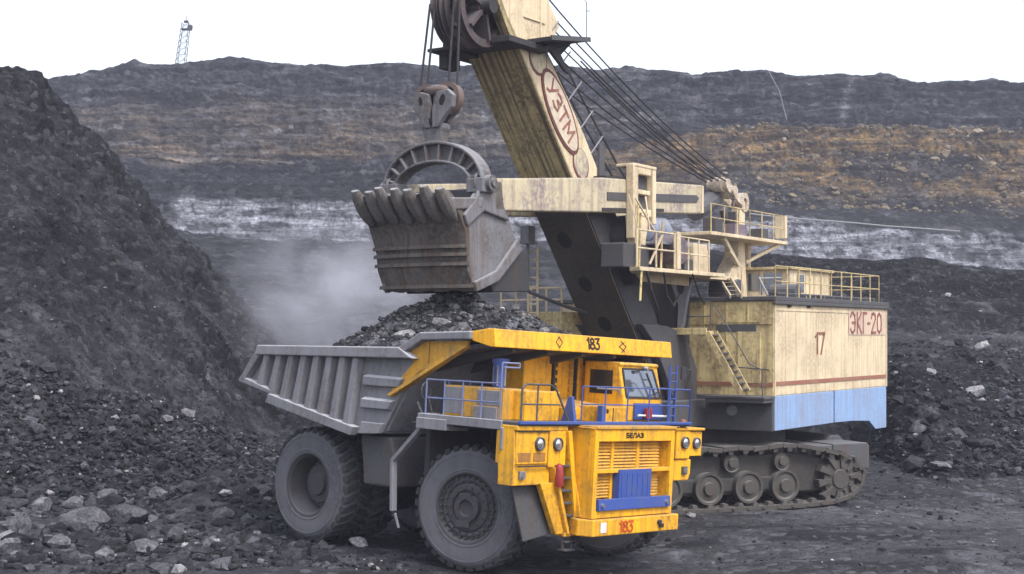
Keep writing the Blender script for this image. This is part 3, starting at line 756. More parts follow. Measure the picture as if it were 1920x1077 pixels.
# chassis ------------------------------------------------------------------
m = MB()
for s in (-1, 1):
    m.box(-1.2, 7.3, s*.65-.2, s*.65+.2, 1.5, 2.35)
m.box(6.2, 7.3, -1.5, 1.5, 1.2, 2.4); m.box(.6, 1.0, -.8, .8, 1.6, 2.3); m.box(3.6, 4.2, -1.6, 1.6, 1.7, 2.6)
m.box(4.4,7.0,-1.55,1.55,2.3,3.5)
m.build('chassis_frame', DARK, truck, bevel=.03)
m = MB(); m.cyl((0,-2.2,1.5),(0,2.2,1.5),.68,n=24); m.blob((0,0,1.5),.95,.9,.85,seed=3,rough=.02)
m.build('rear_axle', DARK, truck, smooth=40)
m = MB()
m.cyl((5.6,-2.3,1.5),(5.6,2.3,1.5),.28,n=14)
for s in (-1,1):
    m.cyl((5.5,s*1.75,1.5),(5.3,s*1.55,3.4),.26,n=16); m.cyl((5.5,s*1.75,1.5),(5.42,s*1.67,2.4),.34,n=16)
m.build('front_axle', DARK, truck, smooth=40)
m = MB(); m.prism([(1.95,2.95),(3.05,2.95),(3.2,2.5),(3.2,1.72),(2.15,1.72),(2.05,2.4)], -3.1, -1.2); m.build('fuel_tank', DARKG, truck, bevel=.06)
m = MB(); m.box(2.3,3.3,1.4,3.0,1.75,2.9); m.build('hydraulic_tank', DARKG, truck, bevel=.06)
m = MB()
m.bar((4.72,-3.62,3.42),(3.72,-3.62,2.45),.16,.10); m.bar((3.72,-3.62,2.47),(3.80,-3.62,1.25),.16,.10)
m.bar((3.80,-3.62,1.35),(3.66,-3.5,1.2),.08,.08); m.bar((3.85,-3.6,1.2),(3.95,-3.55,.85),.06,.06)
m.build('mudguard_stay', BODY, truck, bevel=.015)
m = MB(); m.cyl((2.6,-1.2,2.2),(3.6,-1.1,3.6),.2,n=16); m.cyl((2.6,1.2,2.2),(3.6,1.1,3.6),.2,n=16); m.build_each('hoist_ram', DARKG, truck, every=True, smooth=40)

# dump body ------------------------------------------------------------------
side = [(-2.36,4.13),(-1.68,4.86),(4.15,4.98),(3.72,4.30),(3.0,3.06),(2.3,2.98),(-1.14,3.66)]
m = MB()
m.prism(side, -3.36, -3.24); m.prism(side, 3.24, 3.36)
m.hexa([(-2.3,-3.24,4.0),(2.4,-3.24,2.98),(2.4,3.24,2.98),(-2.3,3.24,4.0),(-2.3,-3.24,4.16),(2.4,-3.24,3.16),(2.4,3.24,3.16),(-2.3,3.24,4.16)])
m.hexa([(2.4,-3.24,2.98),(3.0,-3.24,3.05),(3.0,3.24,3.05),(2.4,3.24,2.98),(2.4,-3.24,3.16),(2.9,-3.24,3.2),(2.9,3.24,3.2),(2.4,3.24,3.16)])
m.hexa([(2.9,-3.24,3.1),(3.06,-3.24,3.1),(3.06,3.24,3.1),(2.9,3.24,3.1),(4.05,-3.24,5.0),(4.2,-3.24,5.0),(4.2,3.24,5.0),(4.05,3.24,5.0)])
body = m.build('dump_body', BODY, truck, bevel=.02)
m = MB()
for s in (-1, 1):
    a, b = s*3.40, s*3.62
    # vertical ribs
    for k in range(8):
        t = k/7; xt = -1.32 + t*3.45; xb = -1.62 + t*3.5
        zb = np.interp(xb, [-2.36,-1.2,2.1], [4.17,3.74,3.1])
        m.hexa([(xb-.13,s*3.36,zb),(xb+.13,s*3.36,zb),(xb+.10,s*3.585,zb),(xb-.10,s*3.585,zb),(xt-.13,s*3.36,4.86),(xt+.13,s*3.36,4.86),(xt+.10,s*3.585,4.86),(xt-.10,s*3.585,4.86)])
    # horizontal ribs of the front bay
    for z0, x1, x0 in ((4.36,3.70,2.36),(3.80,3.40,2.33)):
        m.hexa([(x0,s*3.36,z0-.17),(x1-.1,s*3.36,z0-.17),(x1-.14,s*3.5,z0-.15),(x0,s*3.52,z0-.15),(x0,s*3.36,z0+.13),(x1+.05,s*3.36,z0+.1),(x1,s*3.5,z0+.05),(x0,s*3.52,z0+.07)])
    m.hexa([(2.2,s*3.36,2.99),(2.98,s*3.36,3.04),(2.94,s*3.46,3.04),(2.2,s*3.48,2.99),(2.3,s*3.36,3.30),(3.12,s*3.36,3.30),(3.06,s*3.42,3.30),(2.3,s*3.44,3.30)])
m.build_each('body_rib', BODY, body, every=True, bevel=.02)
m = MB()
for s in (-1, 1):
    m.prism([(-1.22,3.56),(2.14,2.94),(2.24,3.16),(-1.08,3.80)], s*3.365, s*3.64)
    m.prism([(-2.40,4.06),(-1.12,3.80),(-1.08,3.90),(-2.30,4.20)], s*3.365, s*3.60)
    m.prism([(-2.44,4.08),(-2.22,4.08),(-1.52,4.88),(-1.74,4.94)], s*3.365, s*3.60)
m.build_each('lower_flange', BODY, body, every=True, bevel=.02)
m = MB()
for s in (-1, 1):
    m.hexa([(-1.72,s*3.14,4.80),(4.2,s*3.14,4.93),(4.2,s*3.66,4.93),(-1.72,s*3.66,4.80),(-1.68,s*3.18,5.06),(3.68,s*3.18,5.19),(3.68,s*3.64,5.19),(-1.68,s*3.64,5.06)])
    m.hexa([(3.66,s*3.2,4.98),(4.4,s*3.2,5.36),(4.4,s*3.62,5.36),(3.66,s*3.62,4.98),(3.66,s*3.2,5.195),(4.34,s*3.2,5.56),(4.34,s*3.62,5.56),(3.66,s*3.62,5.195)])
    m.hexa([(4.38,s*3.2,5.38),(6.0,s*3.2,5.45),(6.0,s*3.62,5.45),(4.38,s*3.62,5.38),(4.33,s*3.2,5.565),(6.0,s*3.2,5.64),(6.0,s*3.62,5.64),(4.33,s*3.62,5.565)]); m.cut()
m.build_each('top_rail', BODY, body, bevel=.03)
m = MB()
m.hexa([(4.06,-3.3,4.93),(6.62,-3.3,5.34),(6.62,3.3,5.34),(4.06,3.3,4.93),(4.0,-3.3,5.10),(6.62,-3.3,5.44),(6.62,3.3,5.44),(4.0,3.3,5.10)])
for y in (-2.6,-1.3,0,1.3,2.6): m.hexa([(3.8,y-.08,4.6),(6.5,y-.08,5.2),(6.5,y+.08,5.2),(3.8,y+.08,4.6),(4.1,y-.08,4.95),(6.5,y-.08,5.34),(6.5,y+.08,5.34),(4.1,y+.08,4.95)])
m.build('canopy', DARKG, body, bevel=.02)
m = MB()
for s in (-1, 1):
    m.prism([(3.62,5.00),(4.36,5.36),(5.75,5.42),(5.72,5.25),(4.2,4.62),(3.38,4.06),(3.28,4.16),(4.02,4.86)], s*3.30, s*3.40)
    m.hexa([(3.26,s*3.30,4.02),(3.38,s*3.30,3.98),(3.38,s*3.54,3.98),(3.26,s*3.54,4.02),(5.6,s*3.30,5.30),(5.8,s*3.30,5.28),(5.8,s*3.50,5.28),(5.6,s*3.50,5.30)])
    m.box(4.46,4.52,s*3.405,s*3.45,4.85,5.38); m.cut()
m.build_each('canopy_bracket', YELD, body, bevel=.015)
m = MB()
m.hexa([(6.55,-3.52,5.30),(6.72,-3.52,5.30),(6.72,3.52,5.30),(6.55,3.52,5.30),(6.5,-3.52,5.72),(6.66,-3.52,5.72),(6.66,3.52,5.72),(6.5,3.52,5.72)])
m.hexa([(6.0,-3.52,5.42),(6.56,-3.52,5.30),(6.56,3.52,5.30),(6.0,3.52,5.42),(5.9,-3.52,5.63),(6.50,-3.52,5.725),(6.50,3.52,5.725),(5.9,3.52,5.63)])
lip = m.build('canopy_lip', YEL, body, bevel=.02)
m = MB()
def lipP(y, z): return (6.72 - .06*(z-5.30)/.42 + .004, y, z)
write(m, '183', lipP(-.12, 5.40), (0,1,0), (-.14,0,1), .26, .05, .012, 1.1)
for yc in (-1.20, 1.30):
    m.strokes([[(0,.13),(.12,0),(.24,.13),(.12,.26),(0,.13)]] if yc < 0 else [[(.24,.24),(.02,.13),(.24,0)],[(.12,.26),(.3,.13),(.12,-.02)]], lipP(yc-.12, 5.38), (0,1,0), (-.14,0,1), 1.0, .02, .012)
m.build('number_lettering', BLK, lip)

# deck -----------------------------------------------------------------------
m = MB()
m.prism([(4.62,-3.72),(7.72,-3.72),(7.74,3.0),(4.62,3.0),(4.62,1.6),(5.0,1.6),(5.0,-1.6),(4.62,-1.6)], 3.56, 3.64, axis='z')
m.build('deck', DARKG, truck)
m = MB()
m.box(4.6,7.24,-3.78,-3.69,3.45,3.66); m.box(4.58,5.55,-3.80,-3.0,3.30,3.56); m.box(4.6,4.7,-3.7,-2.0,3.3,3.66)
m.box(7.22,7.30,-3.78,-2.9,3.0,3.5)
m.build('wing_edge', BODY, truck, bevel=.015)
m = MB()
m.box(7.70,7.80,-3.74,3.0,3.605,3.675); m.box(7.05,7.14,-2.5,-1.6,3.64,3.75)
m.hexa([(7.3,-1.75,3.64),(7.72,-1.75,3.64),(7.72,-1.65,3.64),(7.3,-1.65,3.64),(7.5,-1.75,4.25),(7.6,-1.75,4.25),(7.6,-1.65,4.25),(7.5,-1.65,4.25)])
m.box(7.6,7.75,-.75,-.6,3.66,4.05)
m.build('deck_edge', BLUE, truck, bevel=.012)
# dark wheel housing behind the front wheels
m = MB(); m.box(4.45,4.6,-3.3,-1.5,1.5,3.3); m.box(4.45,4.6,1.5,3.3,1.5,3.3); m.box(4.6,7.1,-3.5,3.5,3.40,3.54)
m.build_each('wheel_housing', DARK, truck, every=True)

# nose -----------------------------------------------------------------------
m = MB()
m.prism([(7.40,3.52),(7.96,1.46),(7.0,1.46),(6.6,3.52)], -1.62, -1.56)                       # side cheeks
m.prism([(7.40,3.52),(7.96,1.46),(7.0,1.46),(6.6,3.52)], 1.56, 1.62)
for s in (-1, 1):
    m.hexa([(7.40 if False else 7.38,s*1.64,3.53),(8.24,s*1.64,3.53),(8.24,s*1.45,3.53),(7.38,s*1.45,3.53),(7.38,s*1.64,3.56),(8.24,s*1.64,3.56),(8.24,s*1.45,3.56),(7.38,s*1.45,3.56)])
    m.prism([(7.40,3.53),(8.26,3.53),(8.26,1.45),(7.96,1.45)], s*1.60, s*1.46)               # outer columns
m.box(7.55,8.255,-1.46,1.46,3.24,3.53); m.box(7.9,8.255,-1.46,1.46,1.46,1.63); m.box(8.06,8.25,-1.46,1.46,2.50,2.60)
m.box(7.2,7.86,-1.46,1.46,1.5,3.5)
nose = m.build('bonnet', YEL, truck, bevel=.02)
m = MB()
m.box(7.45,8.30,-1.60,1.62,3.53,3.60); 
m.build('bonnet_lip', YELD, nose, bevel=.015)
m = MB()
for z0, z1, n in ((2.62,3.22,8),(1.92,2.49,8)):
    for k in range(n):
        dz = (z1-z0)/n; z = z0 + k*dz
        m.hexa([(8.06,-1.40,z+.012),(8.085,-1.40,z),(8.085,1.22,z),(8.06,1.22,z+.012),(8.00,-1.40,z+dz*.78),(8.025,-1.40,z+dz*.80),(8.025,1.22,z+dz*.80),(8.00,1.22,z+dz*.78)])
for y in (-.72, .30): m.box(7.95,8.10,y-.05,y+.05,1.64,3.23)
m.build('grille', YEL, nose)
m = MB()
m.box(8.10,8.30,-.66,.62,1.86,2.58); m.hexa([(8.2,-1.43,1.64),(8.33,-1.43,1.64),(8.33,1.45,1.64),(8.2,1.45,1.64),(8.2,-1.43,1.90),(8.31,-1.43,1.90),(8.31,1.45,1.90),(8.2,1.45,1.90)])
for k in range(6): m.box(8.30,8.315,-.58+k*.21,-.54+k*.21,1.95,2.5)
m.build('radiator_guard', BLUE, nose, bevel=.015)
m = MB()
for y in (-1.30, 1.28): m.cyl((8.31,y,1.76),(8.37,y,1.76),.055,n=12)
m.build_each('marker_lamp', LENS, nose, every=True, smooth=40)
m = MB(); write(m, 'БЕЛАЗ', (8.262,-.42,3.335), (0,1,0), (0,0,1), .10, .028, .012, 1.9); m.build('maker_lettering', BLK, nose)
m = MB()
m.prism([(7.45,-1.62),(7.98,-1.78),(8.33,-1.62),(8.35,1.80),(7.45,1.80)], 1.05, 1.44, axis='z')
bump = m.build('bumper', YEL, truck, bevel=.025)
m = MB(); m.box(8.335,8.352,-1.36,-1.14,1.13,1.37); m.build('number_plate', WHT, bump)
m = MB(); write(m, '183', (8.352,-.62,1.12), (0,1,0), (0,0,1), .24, .045, .014, 1.25); m.build('number_lettering', ORT, bump)
m = MB()
m.bar((8.34,1.0,1.20),(8.44,1.05,1.20),.10,.10); m.cyl((8.34,.95,1.28),(8.42,.95,1.28),.06,n=10); m.box(7.6,7.75,1.4,1.55,.75,1.06); m.box(7.6,7.75,-1.5,-1.35,.8,1.06)
m.build_each('tow_hook', DARK, bump, every=True, bevel=.01)

# lamp pods --------------------------------------------------------------------
m = MB()
m.box(7.05,7.66,-3.70,-2.60,2.70,3.44); m.box(7.05,7.70,-2.585,-1.98,2.62,3.46)
m.prism([(7.1,3.56),(7.60,3.56),(7.66,2.62),(7.62,2.22),(7.2,2.22)], -3.74, -3.70)
m.box(7.15,7.60,-3.70,-2.42,2.22,2.72); m.box(7.1,7.72,-3.74,-1.96,3.46,3.57)
lp = m.build('lamp_pod', YEL, truck, bevel=.025)
m = MB(); m.box(7.3,7.70,-3.64,-2.62,3.43,3.47); m.box(7.66,7.70,-3.62,-2.62,2.64,2.67); m.build_each('pod_seam', DARK, lp, every=True)
m = MB()
for y0 in (-3.62,-3.10): m.box(7.661,7.672,y0,y0+.42,2.76,2.96)
m.build_each('indicator_panel', paint('worn orange lens', (.36,.16,.03), dust=.2, dirt=(.1,.08,.05), dirt_amt=.5), lp, every=True)
def headlamp(p, r, parent, nm='headlight'):
    a = MB(); a.cyl((p[0]-.05,p[1],p[2]),(p[0]+.04,p[1],p[2]),r,n=24); a.lathe([(r*1.0,.03),(r*1.0,.06),(r*.86,.07),(r*.84,.03)], p, (1,0,0), n=24)
    o = a.build(nm, DARKG, parent, smooth=35)
    b = MB(); b.lathe([(r*.83,.042),(r*.6,.060),(r*.3,.070),(.001,.074)], p, (1,0,0), n=24); b.build('lens', LENS, o, smooth=60)
headlamp((7.67,-2.92,3.16), .155, lp); headlamp((7.71,-2.32,3.15), .155, lp)
m = MB(); m.box(7.60,7.66,-3.52,-3.33,2.37,2.54); fg = m.build('fog_lamp', BODY, lp); m = MB(); m.cyl((7.66,-3.425,2.455),(7.68,-3.425,2.455),.08,n=14); m.build('lens', LENS, fg, smooth=40)
m = MB()
m.box(7.05,7.66,2.55,3.18,2.72,3.44); m.box(7.05,7.62,3.20,3.78,2.78,3.42); m.prism([(2.5,2.16),(3.25,2.16),(3.34,2.34),(3.34,2.70),(2.5,2.70)], 7.1, 7.6, axis='x')
m.box(7.0,7.7,2.4,3.8,3.45,3.52)
rp = m.build('lamp_pod', YEL, truck, bevel=.025)
headlamp((7.67,2.90,3.14), .155, rp); headlamp((7.63,3.48,3.12), .15, rp)
m = MB(); m.box(7.60,7.66,2.92,3.12,2.32,2.52); fg = m.build('fog_lamp', DARKG, rp); m = MB(); m.cyl((7.66,3.02,2.42),(7.68,3.02,2.42),.075,n=14); m.build('lens', LENS, fg, smooth=40)

# boarding ladder ---------------------------------------------------------------
m = MB()
m.prism([(-2.80,2.26),(-2.30,2.26),(-1.82,1.06),(-2.14,1.06)], 7.50, 7.66, axis='x')
m.prism([(-2.44,2.62),(-2.34,2.62),(-1.74,1.06),(-1.84,1.06)], 7.40, 7.76, axis='x')
m.prism([(-2.02,3.46),(-1.88,3.46),(-1.40,1.06),(-1.54,1.06)], 7.40, 7.78, axis='x')
m.box(7.4,7.72,-1.9,-1.45,1.0,1.1)
lad = m.build('ladder', YEL, truck, bevel=.015)
m = MB()
for k in range(6):
    z = 2.65 - k*.29; y0 = -2.36 + (2.65-z)*.37; y1 = -1.72 + (2.65-z)*.2
    m.box(7.46,7.74,y0,y1-.12,z-.02,z+.02)
m.prism([(-2.4,2.6),(-1.9,3.3),(-1.5,1.1),(-1.8,1.1)], 7.36, 7.40, axis='x')
m.build('ladder_steps', DARKG, lad)
m = MB(); m.bar((7.62,-1.86,1.06),(7.62,-1.82,.66),.05,.05); m.bar((7.62,-1.52,1.06),(7.62,-1.52,.66),.05,.05); m.box(7.5,7.72,-1.86,-1.48,.66,.70); m.box(7.5,7.72,-1.86,-1.48,.86,.89); m.build('hanging_step', DARKG, lad)
m = MB(); m.lathe([(.001,-.27),(.09,-.26),(.10,-.2),(.10,.18),(.06,.25),(.03,.27),(.001,.28)], (7.78,-2.28,2.44), (0,-.10,1), n=16); m.build('fire_extinguisher', RED, lad, smooth=40)
m = MB(); m.hexa([(7.30,-3.45,2.24),(7.36,-3.45,2.24),(7.36,-2.45,2.24),(7.30,-2.45,2.24),(7.40,-3.05,.92),(7.46,-3.05,.92),(7.46,-2.08,1.05),(7.40,-2.08,1.05)]); m.build('mud_flap', DARKG, truck, bevel=.02)

# engine housing behind the deck ----------------------------------------------
m = MB()
m.box(4.9,5.5,-1.06,.02,3.64,5.22); m.box(4.85,5.42,.02,1.02,3.64,5.24); m.box(4.9,5.54,1.06,1.58,3.64,5.18)
m.box(5.4,7.0,-1.2,1.0,3.64,3.96); m.prism([(5.5,3.96),(6.9,3.96),(6.6,4.02),(5.5,4.12)], -.9, .8)
m.build('brake_resistor_housing', YEL, truck, bevel=.02)
m = MB()
for k in range(6):
    z = 4.16+k*.195
    for y in (.15,.88):
        m.cyl((5.42,y,z),(5.46,y,z),.085,n=12)
m.build_each('bolted_cover', YELD, truck, every=True, smooth=40)
m = MB(); m.box(5.50,5.56,.02,.10,4.0,5.2); m.box(5.3,5.5,1.0,1.05,4.0,5.2)
for k in range(6): m.box(5.421,5.432,.26,.34,4.12+k*.195,4.24+k*.195)
m.build_each('housing_gap', DARK, truck, every=True)

# cabinets, air filter on the near wing -------------------------------------
m = MB()
m.box(4.95,6.85,-3.30,-2.35,3.64,4.36); cab_ = m.build('wing_cabinet', YELD, truck, bevel=.02)
m = MB(); m.box(5.0,5.62,-3.32,-3.30,3.70,4.32); m.box(6.05,6.75,-3.32,-3.30,3.95,4.30); m.box(6.0,6.7,-3.36,-3.30,3.62,3.92)
m.build_each('cabinet_door', BODY, cab_, every=True, bevel=.008)
m = MB(); m.box(6.55,7.25,-2.98,-1.75,3.64,4.34); m.box(6.3,6.56,-3.0,-2.4,3.8,4.30); m.build_each('engine_box', YEL, truck, every=True, bevel=.03)
m = MB(); m.lathe([(.001,.62),(.20,.62),(.205,.55),(.14,.42),(.135,.0),(.14,-.05)], (6.22,-2.75,4.42), (0,0,1), n=20)
af = m.build('air_filter', BLUE, truck, smooth=35)
m = MB(); m.cyl((6.22,-2.75,3.95),(6.22,-2.75,4.42),.125,n=18)
for a in range(5):
    t = a*1.257; m.box(6.22+.15*math.cos(t)-.015,6.22+.15*math.cos(t)+.015,-2.75+.15*math.sin(t)-.015,-2.75+.15*math.sin(t)+.015,4.40,4.95)
m.build('filter_stem', BODY, af, smooth=40)
m = MB(); m.tube([(4.72,-3.4,3.66),(4.60,-3.45,4.05)], .02); 
ring = [(4.52+.0*k, -3.45+.16*math.cos(k*.5236), 4.18+.2*math.sin(k*.5236)) for k in range(13)]
m.tube(ring, .02); m.tube([(4.3,-3.5,3.9),(4.62,-3.55,3.5),(4.45,-3.55,3.42)], .03); m.tube([(4.2,-3.5,3.4),(4.65,-3.55,3.46)], .025)
m.build('hose', DARKG, truck)

# cab --------------------------------------------------------------------------
m = MB()
cy0, cy1 = 1.10, 2.76
m.prism([(5.7,3.64),(6.98,3.64),(7.0,4.16),(6.80,5.00),(6.86,5.06),(6.8,5.12),(5.7,5.12)], cy0, cy1)
cabin = m.build('cab', YEL, truck, bevel=.035)
m = MB()
def wsx(z): return 7.0 - .20*(z-4.16)/.84 + .006
m.hexa([(wsx(4.27)-.03,cy0+.13,4.27),(wsx(4.27)+.012,cy0+.13,4.27),(wsx(4.27)+.012,cy1-.10,4.27),(wsx(4.27)-.03,cy1-.10,4.27),(wsx(4.93)-.03,cy0+.13,4.93),(wsx(4.93)+.012,cy0+.13,4.93),(wsx(4.93)+.012,cy1-.26,4.93),(wsx(4.93)-.03,cy1-.26,4.93)])
ws = m.build('windscreen', GLASS, cabin)
m = MB()
z0, z1 = 4.24, 4.96
for (ya, za, yb, zb) in ((cy0+.11,z0,cy1-.07,z0),(cy0+.11,z1,cy1-.25,z1),(cy0+.11,z0,cy0+.11,z1),(cy1-.08,z0,cy1-.26,z1)):
    m.bar((wsx(za)+.01,ya,za),(wsx(zb)+.01,yb,zb),.045,.045,up=(1,0,0))
m.bar((wsx(4.3)+.03,cy1-.3,4.3),(wsx(4.86)+.03,cy1-.55,4.86),.02,.02); m.box(wsx(4.9),wsx(4.9)+.05,cy0+.5,cy0+.6,4.85,4.92)
m.build('window_frame', DARK, ws)
m = MB(); m.box(5.90,6.62,cy0-.012,cy0+.02,4.30,4.90); m.build('side_window', GLD, cabin)
m = MB(); m.box(6.99,7.06,cy0+.42,cy1-.02,3.68,4.10); m.build('front_panel', BLUE, cabin, bevel=.01)
m = MB(); m.tube([(7.16,cy0+.42,3.80),(7.16,cy1,3.78)], .03); m.build('front_step', WHT, cabin)
m = MB(); m.box(7.12,7.22,cy0+.72,cy0+.95,3.72,3.98); m.cyl((7.2,cy0+.83,3.9),(7.2,cy0+.83,4.02),.04,n=8); m.build('fire_valve', RED, cabin, bevel=.01)
m = MB(); m.tube([(6.9,cy0-.06,4.3),(6.9,cy0-.06,4.42),(6.2,cy0-.08,4.42)], .022); m.build('cab_handrail', BODY, cabin); m = MB(); m.box(6.86,6.92,cy0+.9,cy0+1.0,4.98,5.04); m.cyl((6.92,cy0+.95,4.99),(7.02,cy0+.95,4.97),.05,n=10); m.build('cab_lamp', BODY, cabin)
m = MB(); m.box(6.95,7.5,-.62,.62,3.64,4.02); tb = m.build('tool_box', YEL, truck, bevel=.02)
m = MB()
for k in range(3): m.box(7.502,7.512,-.45+k*.10,-.38+k*.10,3.86,3.96)
m.build('stencil_mark', BLK, tb)
m = MB(); m.box(7.50,7.515,.0,.02,3.66,4.0); m.build('tool_box_seam', DARK, tb)

# guard rails ---------------------------------------------------------------------
m = MB(); railing(m, [(7.72,-1.5,3.66),(7.74,2.95,3.66)], .84, [5], .017); railing(m, [(7.74,2.95,3.66),(5.2,2.95,3.66)], .84, [5], .017); m.build('guard_rail', BLUE, truck)
m = MB(); railing(m, [(4.78,-3.70,3.60),(7.12,-3.70,3.62)], .86, [4], .018); railing(m, [(4.78,-3.70,3.60),(4.78,-2.2,3.6)], .86, [2]); 
m.tube([(7.12,-3.7,4.48),(7.12,-3.7,4.95),(7.12,-3.1,4.95),(7.12,-3.1,4.85),(7.12,-3.65,4.85)], .022)
m.build('guard_rail', RAILB, truck)
m = MB(); m.tube([(7.62,-3.55,3.64),(7.62,-3.55,4.40),(7.62,-3.40,4.50),(7.62,-2.55,4.50),(7.62,-2.35,4.40),(7.62,-1.85,3.68)], .024); m.tube([(7.62,-3.55,4.05),(7.62,-2.2,4.05)], .02); m.tube([(7.62,-3.0,3.64),(7.62,-3.0,4.5)], .02); m.tube([(7.62,-2.3,4.3),(7.5,-1.7,3.7),(7.72,-1.55,3.7)], .02)
m.build('guard_rail', DARKG, truck)
m = MB()
for y in (2.62, 2.92): m.cyl((7.3,y,3.66),(7.3,y,5.1),.028,n=8)
for k in range(6): m.cyl((7.3,2.62,3.8+k*.22),(7.3,2.92,3.8+k*.22),.02,n=6)
m.build('access_ladder', BLUE, truck)
m = MB(); m.tube([(7.6,2.9,4.5),(7.75,2.9,5.0),(7.75,2.7,5.02)], .02); m.box(7.7,7.76,2.5,2.7,4.75,5.08); m.build('mirror', DARK, truck, bevel=.01)
m = MB(); m.lathe([(.001,.22),(.07,.2),(.09,.1),(.09,0)], (7.6,2.9,3.52), (0,0,1), n=12); m.build('beacon', paint('amber beacon', (.35,.12,.03), dust=.2), truck, smooth=40)

# the load --------------------------------------------------------------------------
def build_load():
    xs = np.linspace(-1.9, 6.5, 150); ys = np.linspace(-3.16, 3.16, 110)
    X, Y = np.meshgrid(xs, ys)
    rx = np.where(X < 2.1, (2.1-X)/4.1, (X-2.1)/4.0); r = np.sqrt(rx**2 + ((Y+.1)/3.35)**2)
    floor = np.interp(X, [-1.9, -1.2, 3.8, 4.2, 6.4], [4.3, 4.75, 5.0, 5.25, 5.5])
    H = 1.85*np.clip(1-r, 0, 1)**.92
    P = np.stack([X, Y, floor+H], -1)
    P[..., 2] += fbm(P, 1.0, 4, 301, .6)*.22*smooth(0,.3,H) + fbm(P, .3, 3, 303)*.07
    t = tint(X.shape, GREY*1.1); t = blend(t, LIGHT*.6, smooth(.1, .5, fbm(P, .6, 4, 305)))
    me_o = grid_mesh('rock_load', P, t, HEAPM, kind='stuff'); me_o.matrix_world = TRUCK_M
    rr = np.random.default_rng(5); n = 6000
    w = (H+.18).reshape(-1); w /= w.sum(); idx = rr.choice(len(w), n, p=w); p = P.reshape(-1, 3)[idx] + rr.normal(0, .03, (n, 3))
    s = .035*(1-rr.random(n)*(1-(.035/.34)**2.2))**(-1/2.2)
    me_r = rock_mesh('rock_load_stones', p, s, LOADM, seed=9)
    # one heap: sheet and stones joined
    bm = bmesh.new(); bm.from_mesh(me_o.data); k = len(bm.faces); bm.from_mesh(me_r.data); bm.faces.ensure_lookup_table()
    for f in bm.faces[k:]: f.material_index = 1; f.smooth = False
    bm.to_mesh(me_o.data); bm.free(); me_o.data.materials.append(LOADM); bpy.data.objects.remove(me_r)
    tag(me_o, 'heap of broken grey rock filling the truck body under the bucket', 'rock load', kind='stuff')
build_load()

def oval(cx, cz, rx, rz, n=20, tilt=0):
    c, s = math.cos(tilt), math.sin(tilt); o = []
    for k in range(n):
        t = 2*math.pi*k/n; a, b = rx*math.cos(t), rz*math.sin(t); o.append((cx+a*c-b*s, cz+a*s+b*c))
    return o
SHOVEL_M = frame_matrix((5.10, 48.2, 0), math.atan2(-.835, -.55))
shovel = thing('mining_shovel', 'huge cream and blue electric rope shovel on crawler tracks, emptying its bucket over the truck', 'mining shovel', SHOVEL_M)

# house -------------------------------------------------------------------------
m = MB(); m.box(-10.82, 0, -4.0, 4.0, 3.64, 6.72); house = m.build('house', CREAM, shovel, bevel=.03)
m = MB()
for k in range(1, 12): m.box(-k*.9-.012, -k*.9+.012, 4.0, 4.012, 3.66, 6.40)
m.box(-10.8, -.02, 4.0, 4.022, 6.40, 6.45); m.box(-10.84,-10.76,3.98,4.04,3.64,6.72); m.box(-.06,.02,3.96,4.03,3.64,6.72)
m.build_each('wall_seam', CREAM, house, every=True)
m = MB(); m.box(-10.78, -.04, 4.0, 4.026, 3.97, 4.10); m.build('painted_stripe', STRIPE, house)
for n, (xa, xb) in enumerate(((-5.20, -.02), (-10.80, -5.36))):
    m = MB()
    if n == 0: m.prism([(xa,2.52),(xb,2.52),(xb,3.64),(xa,3.64)], 3.80, 4.02)
    else: m.prism([(xa,2.06),(-9.6,2.06),(-8.9,2.40),(-7.2,2.49),(xb,2.52),(xb,3.64),(xa,3.64)], 3.80, 4.02)
    m.build('lower_panel', SKIRT, house, bevel=.02)
m = MB(); m.box(-5.36,-5.20,3.8,3.94,2.52,3.64); m.build('panel_gap', BLUE, house)
# front wall: dirty cladding with panels
m = MB(); m.box(.0,.05,.2,3.98,3.66,6.70)
for y, z0, z1 in ((1.55,5.6,6.7),(2.35,5.4,6.7),(3.1,3.7,6.7)): m.box(.05,.075,y-.02,y+.02,z0,z1)
m.box(.05,.08,.9,3.95,5.96,6.0); m.box(.05,.10,2.4,3.5,6.02,6.08)
fw = m.build('front_wall', CREAMD, house)
m = MB(); m.box(.05,.09,2.75,3.55,4.05,5.72); m.build('door', CREAMD, fw, bevel=.01)
m = MB(); m.box(.05,.08,2.0,3.4,5.72,5.95); m.build('vent_panel', DARKG, fw, bevel=.01)
m = MB(); m.box(.05,.075,1.2,3.98,3.95,4.08); m.build('painted_stripe', STRIPE, fw)
m = MB(); m.box(-10.9, .12, -4.08, 4.10, 6.72, 6.86); m.box(-10.9,.12,4.0,4.10,6.60,6.72)
for k in range(12): m.box(-10.4+k*.85,-10.3+k*.85,3.7,4.0,6.86,6.98)
m.box(-10.4,-1.0,3.62,3.72,6.94,7.02)
for x in (-1.2, -2.9):
    m2 = MB(); m2.prism(oval(x, 6.56, .17, .05), 4.0, 4.03); m2.build('wall_vent', DARK, house)
roof = m.build('roof', DARKG, house, bevel=.02)
m = MB()
def sideP(x, z): return (x, 4.03, z)
write(m, 'ЭКГ-20', sideP(-6.86, 5.70), (-1,0,0), (0,0,1), .72, .10, .014, 1.16)
m.build('model_lettering', REDT, house)
m = MB(); m.box(-10.74,-6.72,4.019,4.024,5.62,6.50); m.build('lettering_patch', paint('pinkish cream paint', (.62,.47,.36), dust=.1, streak=.3, dirt_amt=.3), house)
m = MB(); write(m, '17', sideP(-3.45, 4.98), (-1,0,0), (0,0,1), .70, .075, .014, 1.25); m.build('number_lettering', REDT, house)
